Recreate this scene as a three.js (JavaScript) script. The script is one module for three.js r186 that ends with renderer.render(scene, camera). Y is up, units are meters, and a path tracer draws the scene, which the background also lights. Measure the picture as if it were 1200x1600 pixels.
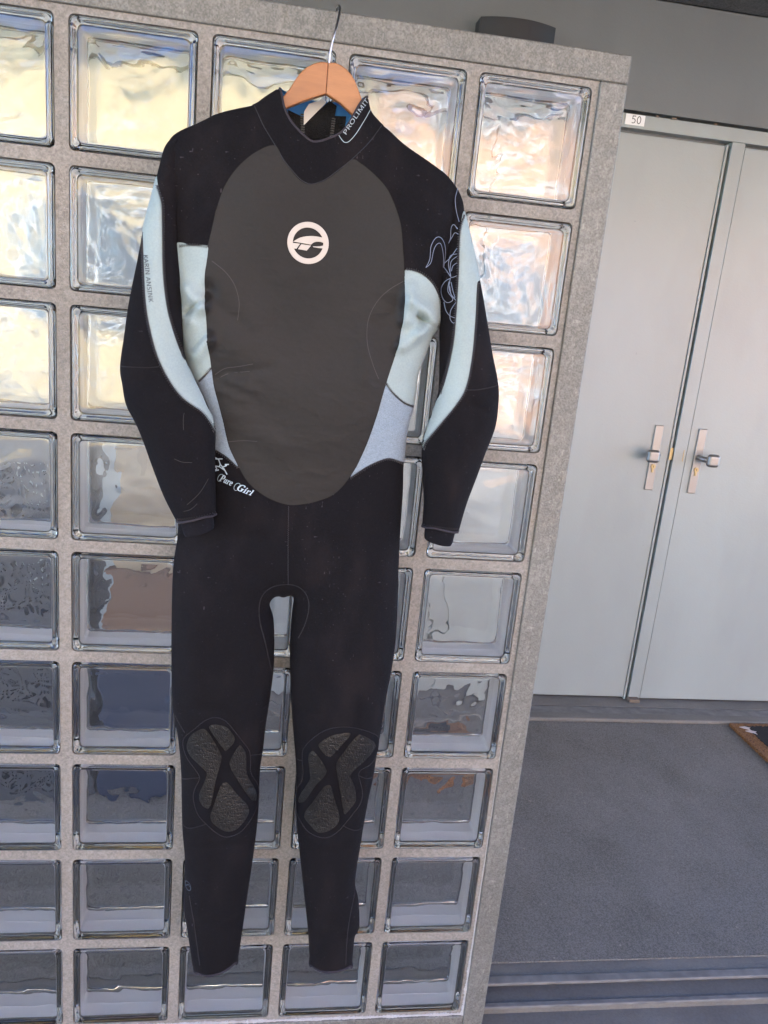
import * as THREE from 'three';
import { Sky } from 'three/addons/objects/Sky.js';
import { RoundedBoxGeometry } from 'three/addons/geometries/RoundedBoxGeometry.js';
import { mergeGeometries } from 'three/addons/utils/BufferGeometryUtils.js';

// ---------- camera, sky, sun, exposure ----------
const scene = new THREE.Scene();
const camera = new THREE.PerspectiveCamera(65.15, 768 / 1024, 0.05, 400);
camera.position.set(0.5228, 1.4444, 1.3236);
camera.rotation.set(-0.2551, -0.1535, 0.0969, 'YXZ');
scene.add(camera);
const renderer = new THREE.WebGLRenderer({ antialias: true });
renderer.setSize(768, 1024);
renderer.toneMapping = THREE.LinearToneMapping;
renderer.toneMappingExposure = 14.5;
renderer.shadowMap.enabled = true;
const toSun = new THREE.Vector3(-0.22, 0.62, -0.75).normalize();   // the sun stands behind the house; the street front opposite is in full light
const sky = new Sky();
sky.scale.setScalar(300);
sky.name = 'sky';
sky.userData = { kind: 'structure' };
for (const [k, v] of Object.entries({ turbidity: 5, rayleigh: 0.66, mieCoefficient: 0.004, mieDirectionalG: 0.8, cloudCoverage: 0.62, cloudDensity: 0.6, cloudScale: 0.0002, cloudElevation: 0.5 })) sky.material.uniforms[k].value = v;
sky.material.uniforms.sunPosition.value.copy(toSun);
scene.add(sky);
scene.environmentIntensity = 0.3;
const sun = new THREE.DirectionalLight(new THREE.Color(1, 0.9, 0.72), 2.5);
sun.position.copy(toSun).multiplyScalar(60);
sun.castShadow = true;
Object.assign(sun.shadow.camera, { left: -25, right: 25, top: 25, bottom: -25, near: 1, far: 140 });
sun.shadow.mapSize.set(2048, 2048);
scene.add(sun, sun.target);

// ---------- random numbers and textures ----------
function random(seed) { let s = seed >>> 0; return () => { s = (s + 0x6d2b79f5) >>> 0; let t = Math.imul(s ^ (s >>> 15), 1 | s); t = (t + Math.imul(t ^ (t >>> 7), 61 | t)) ^ t; return ((t ^ (t >>> 14)) >>> 0) / 4294967296; }; }
const hash = (x, y, s) => { let h = Math.imul(x, 374761393) + Math.imul(y, 668265263) + Math.imul(s, 2147483647 % 99991); h = Math.imul(h ^ (h >>> 13), 1274126177); return ((h ^ (h >>> 16)) >>> 0) / 4294967296; };
function noise(x, y, px, py, seed) {                         // value noise that repeats after px, py cells
  const ix = Math.floor(x), iy = Math.floor(y), m = (a, n) => ((a % n) + n) % n;
  let fx = x - ix, fy = y - iy; fx *= fx * (3 - 2 * fx); fy *= fy * (3 - 2 * fy);
  const a = hash(m(ix, px), m(iy, py), seed), b = hash(m(ix + 1, px), m(iy, py), seed), c = hash(m(ix, px), m(iy + 1, py), seed), d = hash(m(ix + 1, px), m(iy + 1, py), seed);
  return a + (b - a) * fx + (c - a) * fy + (a - b - c + d) * fx * fy;
}
function fbm(u, v, fx, fy, octaves, seed) { let s = 0, w = 0.5, t = 0; for (let o = 0; o < octaves; o++, w /= 2, fx *= 2, fy *= 2) { s += w * noise(u * fx, v * fy, fx, fy, seed + o); t += w; } return s / t; }
const clamp = (x, a = 0, b = 1) => Math.min(b, Math.max(a, x)), smooth = (a, b, x) => { const t = clamp((x - a) / (b - a)); return t * t * (3 - 2 * t); };
function texture(size, metres, f) {                          // f(u, v) -> grey or [r, g, b], in 0..1
  const data = new Uint8Array(size * size * 4);
  for (let y = 0; y < size; y++) for (let x = 0; x < size; x++) {
    const c = f((x + 0.5) / size, (y + 0.5) / size), i = 4 * (y * size + x);
    for (let k = 0; k < 3; k++) data[i + k] = Math.round(255 * clamp(c.length ? c[k] : c));
    data[i + 3] = 255;
  }
  const t = new THREE.DataTexture(data, size, size);
  t.wrapS = t.wrapT = THREE.RepeatWrapping; t.magFilter = THREE.LinearFilter; t.repeat.set(1 / metres, 1 / metres); t.needsUpdate = true;
  return t;
}
function canvasTexture(w, h, draw) {
  const c = document.createElement('canvas'); c.width = w; c.height = h;
  const g = c.getContext('2d'); draw(g, w, h);
  const t = new THREE.CanvasTexture(c); t.colorSpace = THREE.SRGBColorSpace;
  return t;
}
const rgb = (r, g, b) => new THREE.Color().setRGB(r, g, b);
const M = (color, roughness, extra = {}) => new THREE.MeshStandardMaterial({ color: rgb(...color), roughness, side: THREE.DoubleSide, ...extra });
const P = (color, roughness, extra = {}) => new THREE.MeshPhysicalMaterial({ color: rgb(...color), roughness, side: THREE.DoubleSide, ...extra });

// ---------- scene graph helpers ----------
const taken = {};
function numbered(name) { const n = taken[name] = (taken[name] ?? -1) + 1; return n ? `${name}_${String(n).padStart(3, '0')}` : name; }
function tag(o, label, category, group) { o.userData.label = label; o.userData.category = category; if (group) o.userData.group = group; return o; }
function thing(name, label, category, at, group) {
  const o = new THREE.Group(); o.name = numbered(name); o.position.set(...at); scene.add(o);
  o.userData.at = undefined; delete o.userData.at;
  return tag(o, label, category, group);
}
function part(name, geometry, material, parent, label) {     // geometry is given in world coordinates; the part is set back by its thing's position
  const m = new THREE.Mesh(geometry, material); m.name = name; m.castShadow = m.receiveShadow = true;
  if (parent.isMesh !== true) m.position.copy(parent.position).negate();
  parent.add(m);
  if (label) m.userData.label = label;
  return m;
}
function structure(name, geometry, material) {
  const m = new THREE.Mesh(geometry, material); m.name = name; m.userData.kind = 'structure'; m.castShadow = m.receiveShadow = true; scene.add(m); return m;
}
function metreUV(g) {                                        // texture coordinates in metres, by the main direction of each face
  if (g.index) g = g.toNonIndexed();
  const p = g.attributes.position, n = g.attributes.normal, uv = new Float32Array(p.count * 2);
  for (let t = 0; t < p.count; t += 3) {
    let nx = 0, ny = 0, nz = 0;
    for (let k = 0; k < 3; k++) { nx += n.getX(t + k); ny += n.getY(t + k); nz += n.getZ(t + k); }
    nx = Math.abs(nx); ny = Math.abs(ny); nz = Math.abs(nz);
    for (let k = 0; k < 3; k++) {
      const i = t + k, x = p.getX(i), y = p.getY(i), z = p.getZ(i);
      const [u, v] = nz >= nx && nz >= ny ? [x, y] : ny >= nx ? [x, z] : [z, y];
      uv[2 * i] = u; uv[2 * i + 1] = v;
    }
  }
  g.setAttribute('uv', new THREE.BufferAttribute(uv, 2));
  return g;
}
function box(x0, x1, y0, y1, z0, z1, r = 0) {
  const w = x1 - x0, h = y1 - y0, d = z1 - z0;
  const g = r ? new RoundedBoxGeometry(w, h, d, 2, r) : new THREE.BoxGeometry(w, h, d);
  g.translate((x0 + x1) / 2, (y0 + y1) / 2, (z0 + z1) / 2);
  return metreUV(g);
}
const merge = (list) => mergeGeometries(list.map((g) => (g.index ? g.toNonIndexed() : g)).map((g) => { for (const k of Object.keys(g.attributes)) if (!['position', 'normal', 'uv'].includes(k)) g.deleteAttribute(k); return g; }));
function poly(points) { const s = new THREE.Shape(); points.forEach(([x, y], i) => (i ? s.lineTo(x, y) : s.moveTo(x, y))); s.closePath(); return s; }
function plate(points, z0, z1, bevel = 0, holes = []) {      // a flat outline with thickness
  const s = poly(points);
  for (const h of holes) s.holes.push(new THREE.Path(h.map(([x, y]) => new THREE.Vector2(x, y))));
  const g = new THREE.ExtrudeGeometry(s, { depth: z1 - z0 - 2 * bevel, bevelEnabled: bevel > 0, bevelThickness: bevel, bevelSize: bevel, bevelOffset: -bevel, bevelSegments: 2, curveSegments: 8 });
  g.translate(0, 0, z0 + bevel);
  return metreUV(g);
}
function tube(points, r, sides = 6, steps = points.length * 6, closed = false) {
  return new THREE.TubeGeometry(new THREE.CatmullRomCurve3(points.map((p) => new THREE.Vector3(...p)), closed), steps, r, sides, closed);
}

// ---------- materials ----------
const grain = texture(512, 0.16, (u, v) => 0.5 * noise(u * 256, v * 256, 256, 256, 3) + 0.5 * fbm(u, v, 64, 64, 3, 9));
const matMortar = M([0.345, 0.33, 0.296], 0.95, {
  map: texture(1024, 0.7, (u, v) => { const g = 0.62 + 0.2 * fbm(u, v, 5, 5, 5, 21) + 0.3 * (noise(u * 400, v * 400, 400, 400, 5) - 0.5) + 0.25 * (noise(u * 200, v * 200, 200, 200, 6) - 0.5); const w = fbm(u, v, 9, 9, 3, 33); return [g, g * (0.99 - 0.03 * w), g * (0.98 - 0.06 * w)]; }),
  bumpMap: grain, bumpScale: 0.0012,
});
const matCoat = P([0.93, 0.94, 0.95], 0.5, { clearcoat: 0.4, clearcoatRoughness: 0.1, map: texture(256, 0.08, (u, v) => 0.9 + 0.12 * (noise(u * 3, v * 90, 3, 90, 17) - 0.5)) });
const spangle = (u, v) => { const d = fbm(u, v, 60, 44, 3, 41), flake = noise(u * 150, v * 120, 150, 120, 43), fine = noise(u * 300, v * 300, 300, 300, 44), white = noise(u * 70, v * 56, 70, 56, 48); return 0.58 + 0.12 * smooth(0.48, 0.62, d * 0.6 + flake * 0.4) + 0.3 * (fine - 0.5) - 0.16 * (fbm(u, v, 5, 5, 4, 47) - 0.5) + 0.25 * smooth(0.9, 0.97, white); };
const matZinc = M([0.30, 0.295, 0.26], 0.62, {
  metalness: 0.35, map: texture(1024, 0.55, spangle), bumpMap: texture(512, 0.2, (u, v) => 0.6 * noise(u * 90, v * 90, 90, 90, 51) + 0.4 * noise(u * 200, v * 200, 200, 200, 52)), bumpScale: 0.0007,
});
const matGlass = P([0.985, 0.995, 0.992], 0, { transmission: 1, thickness: 0.008, ior: 1.52, metalness: 0 });
const paintGrain = texture(512, 0.25, (u, v) => 0.7 * fbm(u, v, 40, 60, 4, 61) + 0.3 * noise(u * 200, v * 240, 200, 240, 62));
const paintMap = texture(1024, 1.9, (u, v) => { const s = fbm(u, v, 6, 3, 5, 63), k = noise(u * 300, v * 300, 300, 300, 64) > 0.9925 ? 0.75 : 1; const g = (0.86 + 0.22 * (s - 0.5) - 0.045 * smooth(0.5, 0.8, fbm(u, v, 14, 5, 4, 66))) * k; return [g * (1 - 0.02 * s), g, g]; });
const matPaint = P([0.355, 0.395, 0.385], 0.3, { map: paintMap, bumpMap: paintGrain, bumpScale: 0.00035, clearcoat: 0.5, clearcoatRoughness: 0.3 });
const matPaintShaded = P([0.165, 0.178, 0.178], 0.5, { map: paintMap, bumpMap: paintGrain, bumpScale: 0.0004 });  // same paint as the doors, darkened in colour for the shade under the ceiling
const matGap = M([0.02, 0.02, 0.022], 0.9);
const matCarpet = M([0.275, 0.268, 0.238], 0.97, {
  map: texture(1024, 0.9, (u, v) => { const f = noise(u * 420, v * 420, 420, 420, 71), c = fbm(u, v, 7, 5, 4, 72); const k = noise(u * 160, v * 160, 160, 160, 73); const g = 0.62 + 0.3 * (c - 0.5) + 0.42 * (f - 0.5) + (k > 0.985 ? 0.2 : 0); return [g * 1.02, g, g * (1 + 0.06 * (c - 0.5))]; }),
  bumpMap: texture(512, 0.3, (u, v) => noise(u * 240, v * 240, 240, 240, 74)), bumpScale: 0.0022,
});
const matLedge = M([0.23, 0.22, 0.195], 0.8, { map: texture(512, 0.8, (u, v) => { const g = 0.75 + 0.35 * (fbm(u, v, 6, 6, 5, 81) - 0.5) + 0.12 * (noise(u * 220, v * 220, 220, 220, 82) - 0.5); return [g, g, g]; }), bumpMap: grain, bumpScale: 0.0008 });
const matLip = M([0.24, 0.235, 0.22], 0.7, { map: texture(256, 0.5, (u, v) => 0.7 + 0.5 * (fbm(u, v, 20, 20, 3, 85) - 0.5)) });
const matSoffit = M([0.13, 0.13, 0.125], 0.95, { map: texture(512, 0.5, (u, v) => 0.6 + 0.5 * (noise(u * 120, v * 120, 120, 120, 91) - 0.5) + 0.3 * fbm(u, v, 6, 6, 4, 92)), bumpMap: grain, bumpScale: 0.002 });
const matNickel = M([0.31, 0.30, 0.28], 0.42, { metalness: 0.9, bumpMap: texture(256, 0.05, (u, v) => noise(u * 8, v * 160, 8, 160, 95)), bumpScale: 0.00006 });
const matBrass = M([0.42, 0.33, 0.17], 0.45, { metalness: 0.8 });
const matSteel = M([0.5, 0.5, 0.51], 0.28, { metalness: 1 });
const matBlackMetal = M([0.022, 0.022, 0.024], 0.55, { bumpMap: paintGrain, bumpScale: 0.0004 });
const matWhite = M([0.78, 0.78, 0.76], 0.5);
// the suit
const knit = texture(512, 0.05, (u, v) => 0.5 + 0.25 * Math.sin(u * 2 * Math.PI * 60) * Math.sin(v * 2 * Math.PI * 60) + 0.5 * (noise(u * 120, v * 120, 120, 120, 101) - 0.5));
const dusty = (lint, dust) => (u, v) => {
  const d = fbm(u, v, 5, 4, 5, 111), q = smooth(0.45, 0.8, 0.45 * d + 0.55 * fbm(u, v, 22, 9, 4, 117)) * dust, f = noise(u * 380, v * 380, 380, 380, 112), s = noise(u * 260, v * 260, 260, 260, 113);
  const k = s > 1 - lint ? 0.75 * smooth(0.3, 0.7, fbm(u, v, 4, 3, 3, 114)) * (s - 1 + lint) / lint : 0, p = noise(u * 150, v * 150, 150, 150, 115), h = p > 0.945 ? 13 * (p - 0.945) * smooth(0.38, 0.6, fbm(u, v, 6, 5, 3, 116)) : 0, g = 0.08 + 0.035 * (f - 0.5) + q * 0.055 + Math.max(k, h);
  return [g * (1 + 0.12 * q), g, g * (1 - 0.1 * q)];
};
const matNeoprene = P([0.08, 0.071, 0.083], 0.92, { specularIntensity: 0.3, map: texture(1024, 0.62, dusty(0.035, 1)), bumpMap: knit, bumpScale: 0.00035, sheen: 0.08, sheenRoughness: 0.6, sheenColor: rgb(0.3, 0.27, 0.3) });
const matNeopreneDark = P([0.088, 0.084, 0.112], 0.9, { specularIntensity: 0.3, map: texture(512, 0.5, dusty(0.02, 0.5)), bumpMap: knit, bumpScale: 0.00035, sheen: 0.07, sheenRoughness: 0.6, sheenColor: rgb(0.26, 0.25, 0.32) });
const crinkle = texture(1024, 0.5, (u, v) => { const a = fbm(u, v, 6, 10, 4, 121), b = fbm(u, v, 14, 26, 3, 122); return 0.6 * (1 - Math.abs(2 * a - 1)) + 0.4 * (1 - Math.abs(2 * b - 1)); });
const matChest = P([0.019, 0.0172, 0.0152], 0.6, { specularIntensity: 0.5,
  map: texture(1024, 0.56, (u, v) => { const d = fbm(u, v, 4, 5, 5, 123), f = noise(u * 300, v * 300, 300, 300, 124), s = noise(u * 190, v * 190, 190, 190, 125); const g = 0.72 + 0.55 * (d - 0.5) + 0.12 * (f - 0.5) + (s > 0.985 ? 0.28 : 0); return [g * (1.02 + 0.05 * (d - 0.5)), g, g * 0.98]; }),
  bumpMap: crinkle, bumpScale: 0.0022, sheen: 0.05, sheenRoughness: 0.7, sheenColor: rgb(0.4, 0.36, 0.3),
});
const matAqua = M([0.34, 0.415, 0.40], 0.95, { map: texture(512, 0.3, (u, v) => { const d = fbm(u, v, 5, 5, 4, 131), f = noise(u * 240, v * 240, 240, 240, 132); const g = 0.88 + 0.12 * (d - 0.5) + 0.1 * (f - 0.5); return [g * (1 + 0.03 * (d - 0.5)), g, g]; }), bumpMap: knit, bumpScale: 0.0003 });
const matHeather = M([0.32, 0.385, 0.43], 0.95, { map: texture(512, 0.12, (u, v) => { const f = noise(u * 130, v * 200, 130, 200, 141), h = noise(u * 240, v * 240, 240, 240, 142); const g = 0.72 + 0.3 * (f - 0.5) + 0.25 * (h - 0.5); return [g * 0.98, g, g * 1.02]; }), bumpMap: knit, bumpScale: 0.0003 });
const matLeather = P([0.0088, 0.0083, 0.0078], 0.38, { specularIntensity: 1, bumpMap: texture(512, 0.05, (u, v) => { const a = fbm(u, v, 20, 14, 2, 151); return 1 - Math.abs(2 * a - 1); }), bumpScale: 0.0008, map: texture(512, 0.11, (u, v) => 0.55 + 0.7 * (noise(u * 90, v * 70, 90, 70, 152) - 0.3) * smooth(0.35, 0.7, fbm(u, v, 4, 4, 3, 153)) + 0.12) });
const matPad = P([0.0065, 0.0062, 0.0078], 0.75, { specularIntensity: 0.2 });
const matThread = M([0.02, 0.02, 0.024], 0.9), matThreadPale = M([0.16, 0.155, 0.16], 0.9), matThreadDim = M([0.05, 0.047, 0.052], 0.9);
const matPrint = M([0.45, 0.55, 0.6], 0.7), matPrintDim = M([0.17, 0.2, 0.27], 0.7), matEmblem = M([0.46, 0.41, 0.345], 0.55);
const matLining = M([0.035, 0.17, 0.42], 0.9, { bumpMap: knit, bumpScale: 0.0003 });
const matVelcro = M([0.008, 0.008, 0.009], 1, { bumpMap: grain, bumpScale: 0.003 });
const woodMap = (seed) => texture(512, 0.16, (u, v) => { const w = fbm(u, v, 3, 14, 4, seed), g = 0.85 + 0.25 * (Math.sin((v * 30 + w * 7) * 2) * 0.12 + w - 0.5) + 0.08 * (noise(u * 30, v * 220, 30, 220, seed + 5) - 0.5), k = smooth(0.55, 0.8, fbm(u, v, 4, 3, 3, seed + 7)) * 0.3; return [g * (1 - 0.6 * k), g * (1 - k), g * (1 - 1.2 * k)]; });
const matWoodA = P([0.36, 0.145, 0.048], 0.42, { map: woodMap(161) }), matWoodB = P([0.42, 0.175, 0.06], 0.42, { map: woodMap(171) });

// ---------- the setting: ground, gallery floor, soffit ----------
const matStreet = M([0.16, 0.155, 0.15], 0.95, { map: texture(512, 3, (u, v) => 0.75 + 0.3 * (fbm(u, v, 8, 8, 5, 181) - 0.5) + 0.2 * (noise(u * 200, v * 200, 200, 200, 182) - 0.5)), bumpMap: grain, bumpScale: 0.002 });
structure('street', metreUV(new THREE.PlaneGeometry(120, 120).rotateX(-Math.PI / 2).translate(0, -0.074, 20)), matStreet);
structure('floor', box(-4, 5, -0.6, 0, -8, -0.1), matLedge);
structure('floor_covering', box(-3.98, 4.98, 0.0005, 0.0045, -1.236, -0.135), matCarpet);
structure('ledge', merge([box(-4, 5, -0.6, -0.022, -0.0995, -0.046), box(-4, 5, -0.6, -0.046, -0.0455, 0.30)]), matLedge);
structure('kerb_strip', merge([box(-4, 5, -0.004, 0.004, -0.099, -0.076, 0.003), box(-4, 5, -0.026, -0.0185, -0.05, -0.036, 0.003)]), matLip);
structure('ceiling', box(-4, 5, 2.442, 2.62, -1.398, 1.4), matSoffit);

// ---------- house front with two doors ----------
const H = thing('terraced_house', 'grey painted house front with two doors behind the glass block wall', 'house', [2, 0, -1.4]);
part('core_wall', box(-4, 5, 0.012, 4.6, -8, -1.44), matPaintShaded, H);
part('upper_panel', box(-4, 5, 2.119, 2.44, -1.4399, -1.4, 0.002), matPaintShaded, H);
part('parapet', box(-4, 5, 2.625, 4.6, -1.4399, -1.38), matPaintShaded, H);
part('lintel', box(-4, 5, 2.066, 2.108, -1.4399, -1.398, 0.002), matPaint, H);
part('door_post', box(1.9915, 2.0385, 0.02, 2.0655, -1.4399, -1.3985, 0.0015), matPaint, H);
part('door_post', box(1.19, 1.232, 0.02, 2.0655, -1.4399, -1.3985, 0.0015), matPaint, H);
part('door_post', box(2.86, 2.91, 0.02, 2.0655, -1.4399, -1.3985, 0.0015), matPaint, H);
part('side_panel', box(-4, 1.187, 0.02, 2.055, -1.4399, -1.404, 0.0015), matPaint, H);
part('side_panel', box(2.913, 5, 0.02, 2.055, -1.4399, -1.404, 0.0015), matPaint, H);
part('door_rebate', box(1.9755, 1.9835, 0.012, 2.056, -1.4399, -1.405, 0.001), matPaint, H);
part('threshold', merge([box(-4, 5, 0.0005, 0.014, -1.4399, -1.343, 0.003), box(-4, 5, 0.0007, 0.011, -1.342, -1.286, 0.004), box(-4, 5, 0.0009, 0.018, -1.2855, -1.2362, 0.007)]), matLedge, H);
part('threshold_strip', box(-4, 5, 0.0111, 0.0155, -1.33, -1.284, 0.002), matLip, H);
part('dirt_pad', box(1.986, 2.03, 0.0145, 0.028, -1.405, -1.372, 0.003), M([0.16, 0.13, 0.1], 0.95), H);
function door(x0, x1, z, hx, side, label) {
  const d = part('door', box(x0, x1, 0.022, 2.053, -1.4399, z, 0.0025), matPaint, H, label);
  const s = (name, g, m) => { const o = new THREE.Mesh(g, m); o.name = name; o.castShadow = o.receiveShadow = true; d.add(o); };
  s('handle_plate', box(hx - 0.0165, hx + 0.0165, 0.867, 1.108, z - 0.001, z + 0.007, 0.003), matNickel);
  // cranked knob: a neck leaving the plate, flaring to a square cushion
  const kx = hx + side * 0.031, ky = 1.002;
  const neck = tube([[hx, ky + 0.001, z + 0.005], [hx, ky + 0.001, z + 0.028], [hx + side * 0.012, ky, z + 0.044], [kx, ky, z + 0.05]], 0.0105, 12, 24);
  const cushion = new RoundedBoxGeometry(0.047, 0.047, 0.026, 5, 0.0125); cushion.translate(kx, ky, z + 0.056);
  s('door_knob', merge([metreUV(neck), metreUV(cushion)]), matNickel);
  const lock = new THREE.CylinderGeometry(0.0085, 0.0085, 0.006, 20).rotateX(Math.PI / 2).translate(hx, 0.957, z + 0.008);
  s('lock_cylinder', merge([metreUV(lock), box(hx - 0.0045, hx + 0.0045, 0.934, 0.955, z + 0.004, z + 0.0105, 0.002)]), matBrass);
  s('keyhole', box(hx - 0.001, hx + 0.001, 0.953, 0.961, z + 0.0095, z + 0.0115), matGap);
}
door(1.2335, 1.9745, -1.409, 1.9205, -1, 'door whose edge sits beside the brass latch');
door(2.0402, 2.857, -1.4, 2.0855, 1, 'door flush with the post, doormat before it');
part('latch_plate', merge([box(1.9765, 1.9832, 0.985, 1.03, -1.404, -1.4028, 0.0004), box(1.984, 1.991, 0.985, 1.03, -1.415, -1.406, 0.001)]), matBrass, H);
part('strike_plate', box(2.0265, 2.0295, 0.983, 1.026, -1.3984, -1.3972, 0.0004), matBrass, H);
part('wasp_mud', merge([[1.71, 0.006], [1.765, 0.009], [1.915, 0.006]].map(([x, w]) => box(x, x + w * 2, 2.108, 2.114, -1.404, -1.397, 0.0025))), M([0.2, 0.15, 0.11], 1), H);

const sign = thing('number_sign', 'small white house number plate reading 50 on the grey lintel', 'sign', [1.64, 2.092, -1.397]);
part('plate', box(1.6075, 1.674, 2.0745, 2.1065, -1.3978, -1.3955, 0.0008), matWhite, sign);
const ink = M([0.03, 0.03, 0.03], 0.6);
{ // the digits, cut as flat strokes
  const stroke = (pts, w) => merge(pts.slice(1).map((p, i) => { const a = pts[i], L = Math.hypot(p[0] - a[0], p[1] - a[1]); const g = new THREE.BoxGeometry(L + w * 0.8, w, 0.0006); g.rotateZ(Math.atan2(p[1] - a[1], p[0] - a[0])); g.translate((a[0] + p[0]) / 2, (a[1] + p[1]) / 2, -1.3951); return metreUV(g); }));
  const five = [[1.6405, 2.1015], [1.6315, 2.1015], [1.631, 2.0925], [1.6355, 2.0935], [1.6395, 2.0915], [1.641, 2.0875], [1.639, 2.0825], [1.635, 2.0805], [1.6305, 2.081]];
  const zero = []; for (let k = 0; k <= 18; k++) zero.push([1.6535 + 0.006 * Math.sin(k / 9 * Math.PI), 2.091 + 0.0105 * Math.cos(k / 9 * Math.PI)]);
  part('digit', stroke(five, 0.0021), ink, sign); part('digit', stroke(zero, 0.0021), ink, sign);
}
const lamp = thing('wall_lamp', 'black curved wall lamp on the grey panel above the glass block wall', 'wall lamp', [1.215, 2.24, -1.4]);
{
  const arc = []; for (let k = 0; k <= 20; k++) { const t = k / 10 - 1; arc.push([1.2 + 0.118 * t, 0.062 + 0.034 * (1 - t * t)]); }
  const s = plate([[1.082, 0.0], [1.318, 0.0], ...arc.reverse()], 0, 0.105, 0.002); s.rotateX(Math.PI / 2); s.translate(0, 2.3, -1.399); // plate lies in x, depth
  part('shade', s, matBlackMetal, lamp);
  part('lens', box(1.14, 1.29, 2.192, 2.1945, -1.39, -1.345), M([0.5, 0.5, 0.48], 0.4), lamp);
  part('back_plate', box(1.12, 1.28, 2.178, 2.1948, -1.3995, -1.385, 0.002), matBlackMetal, lamp);
}
// ---------- doormats ----------
const coir = (seed) => texture(512, 0.25, (u, v) => { const g = 0.5 + 0.55 * (noise(u * 170, v * 110, 170, 110, seed) - 0.5) + 0.5 * (noise(u * 80, v * 140, 80, 140, seed + 1) - 0.5); return [g, g * 0.98, g * 0.9]; });
const matCoir = M([0.42, 0.2, 0.075], 1, { map: coir(191), bumpMap: coir(195), bumpScale: 0.006 });
const matCoirBlack = M([0.016, 0.016, 0.017], 1, { map: coir(193), bumpMap: coir(197), bumpScale: 0.008 }), matCoirWhite = M([0.6, 0.53, 0.5], 1, { bumpMap: coir(199), bumpScale: 0.006 });
function ragged(x0, x1, z0, z1, r, seed) {                   // a rectangle with fibrous edges, as points in x, -z
  const rnd = random(seed), out = [];
  const side = (ax, az, bx, bz) => { const n = Math.ceil(Math.hypot(bx - ax, bz - az) / 0.006); for (let k = 0; k < n; k++) { const t = k / n; out.push([ax + (bx - ax) * t + (rnd() - 0.5) * r, -(az + (bz - az) * t + (rnd() - 0.5) * r)]); } };
  side(x0, z1, x1, z1); side(x1, z1, x1, z0); side(x1, z0, x0, z0); side(x0, z0, x0, z1);
  return out;
}
const flat = (pts, y0, y1) => { const g = plate(pts, 0, y1 - y0); g.rotateX(-Math.PI / 2); g.translate(0, y0, 0); return metreUV(g); };
function doormat(x0, x1, z0, z1, label, seed) {
  const o = thing('doormat', label, 'doormat', [(x0 + x1) / 2, 0.0045, (z0 + z1) / 2]);
  part('coir_border', flat(ragged(x0, x1, z0, z1, 0.003, seed), 0.0047, 0.017), matCoir, o);
  part('black_field', flat(ragged(x0 + 0.052, x1 - 0.052, z0 + 0.022, z1 - 0.09, 0.008, seed + 1), 0.0155, 0.0185), matCoirBlack, o);
  const w = [[0.034, 0.03], [0.042, 0.058]].flatMap(([dx, dz]) => [[x0 + dx, z0 + dz, 1]]);
  w.forEach(([x, z]) => part('white_motif', flat([[x - 0.012, -z], [x + 0.012, -z + 0.004], [x + 0.03, -z - 0.006], [x + 0.02, -z - 0.012], [x + 0.022, -z - 0.026], [x + 0.01, -z - 0.014]], 0.0158, 0.0192), matCoirWhite, o));
  [[0.165, 0.052], [0.24, 0.09], [0.3, 0.06]].forEach(([dx, dz]) => part('white_motif', flat([[x0 + dx, -z0 - dz], [x0 + dx + 0.02, -z0 - dz + 0.006], [x0 + dx + 0.03, -z0 - dz - 0.004], [x0 + dx + 0.012, -z0 - dz - 0.012]], 0.0172, 0.0196), matCoirWhite, o));
}
doormat(2.328, 2.93, -1.226, -0.82, 'brown coir doormat with a black field before the right hand door', 201);
doormat(0.72, 1.27, -1.2, -0.85, 'brown coir doormat seen only through the glass blocks', 211);

// ---------- things kept behind the glass wall ----------
const matCrate = M([0.075, 0.08, 0.088], 0.6), matCard = M([0.50, 0.37, 0.22], 0.9, { map: texture(256, 0.5, (u, v) => 0.9 + 0.2 * (fbm(u, v, 6, 6, 4, 221) - 0.5)) }), matCardDark = M([0.24, 0.13, 0.07], 0.85), matBin = M([0.03, 0.045, 0.085], 0.6);
function crate(x, y, z, label) {
  const o = thing('plastic_crate', label, 'crate', [x, y, z], undefined), w = 0.27, h = 0.25, d = 0.2, t = 0.006;
  const panel = (a, b, put) => { const holes = []; for (let i = 0; i < Math.floor((a - 0.05) / 0.018); i++) for (let j = 0; j < Math.floor((b - 0.08) / 0.022); j++) { const cx = -a / 2 + 0.032 + i * 0.018, cy = 0.03 + j * 0.022; holes.push([[cx - 0.006, cy], [cx, cy - 0.008], [cx + 0.006, cy], [cx, cy + 0.008]]); } const g = plate([[-a / 2, 0], [a / 2, 0], [a / 2, b], [-a / 2, b]], 0, t, 0, holes); put(g); return g; };
  const side = part('perforated_side', merge([panel(w, h, (g) => g.translate(x, y, z + d / 2 - t)), panel(w, h, (g) => g.translate(x, y, z - d / 2)), panel(d - 2.2 * t, h, (g) => { g.rotateY(Math.PI / 2); g.translate(x - w / 2, y, z); }), panel(d - 2.2 * t, h, (g) => { g.rotateY(Math.PI / 2); g.translate(x + w / 2 - t, y, z); })]), matCrate, o);
  part('crate_floor', box(x - w / 2 + 0.007, x + w / 2 - 0.007, y + 0.002, y + 0.007, z - d / 2 + 0.007, z + d / 2 - 0.007), matCrate, o);
  for (const zz of [z + d / 2 - 0.008, z - d / 2 - 0.006]) part('rim', box(x - w / 2 - 0.006, x + w / 2 + 0.006, y + h, y + h + 0.014, zz, zz + 0.014, 0.003), matCrate, o);
}
crate(-0.06, 0.0048, -0.86, 'grey perforated crate lowest of the stack behind the glass');
crate(-0.06, 0.27, -0.86, 'grey perforated crate in the middle of the stack behind the glass');
crate(-0.06, 0.535, -0.86, 'grey perforated crate third from the floor behind the glass');
crate(-0.06, 0.8, -0.86, 'grey perforated crate topmost of the stack behind the glass');
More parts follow.
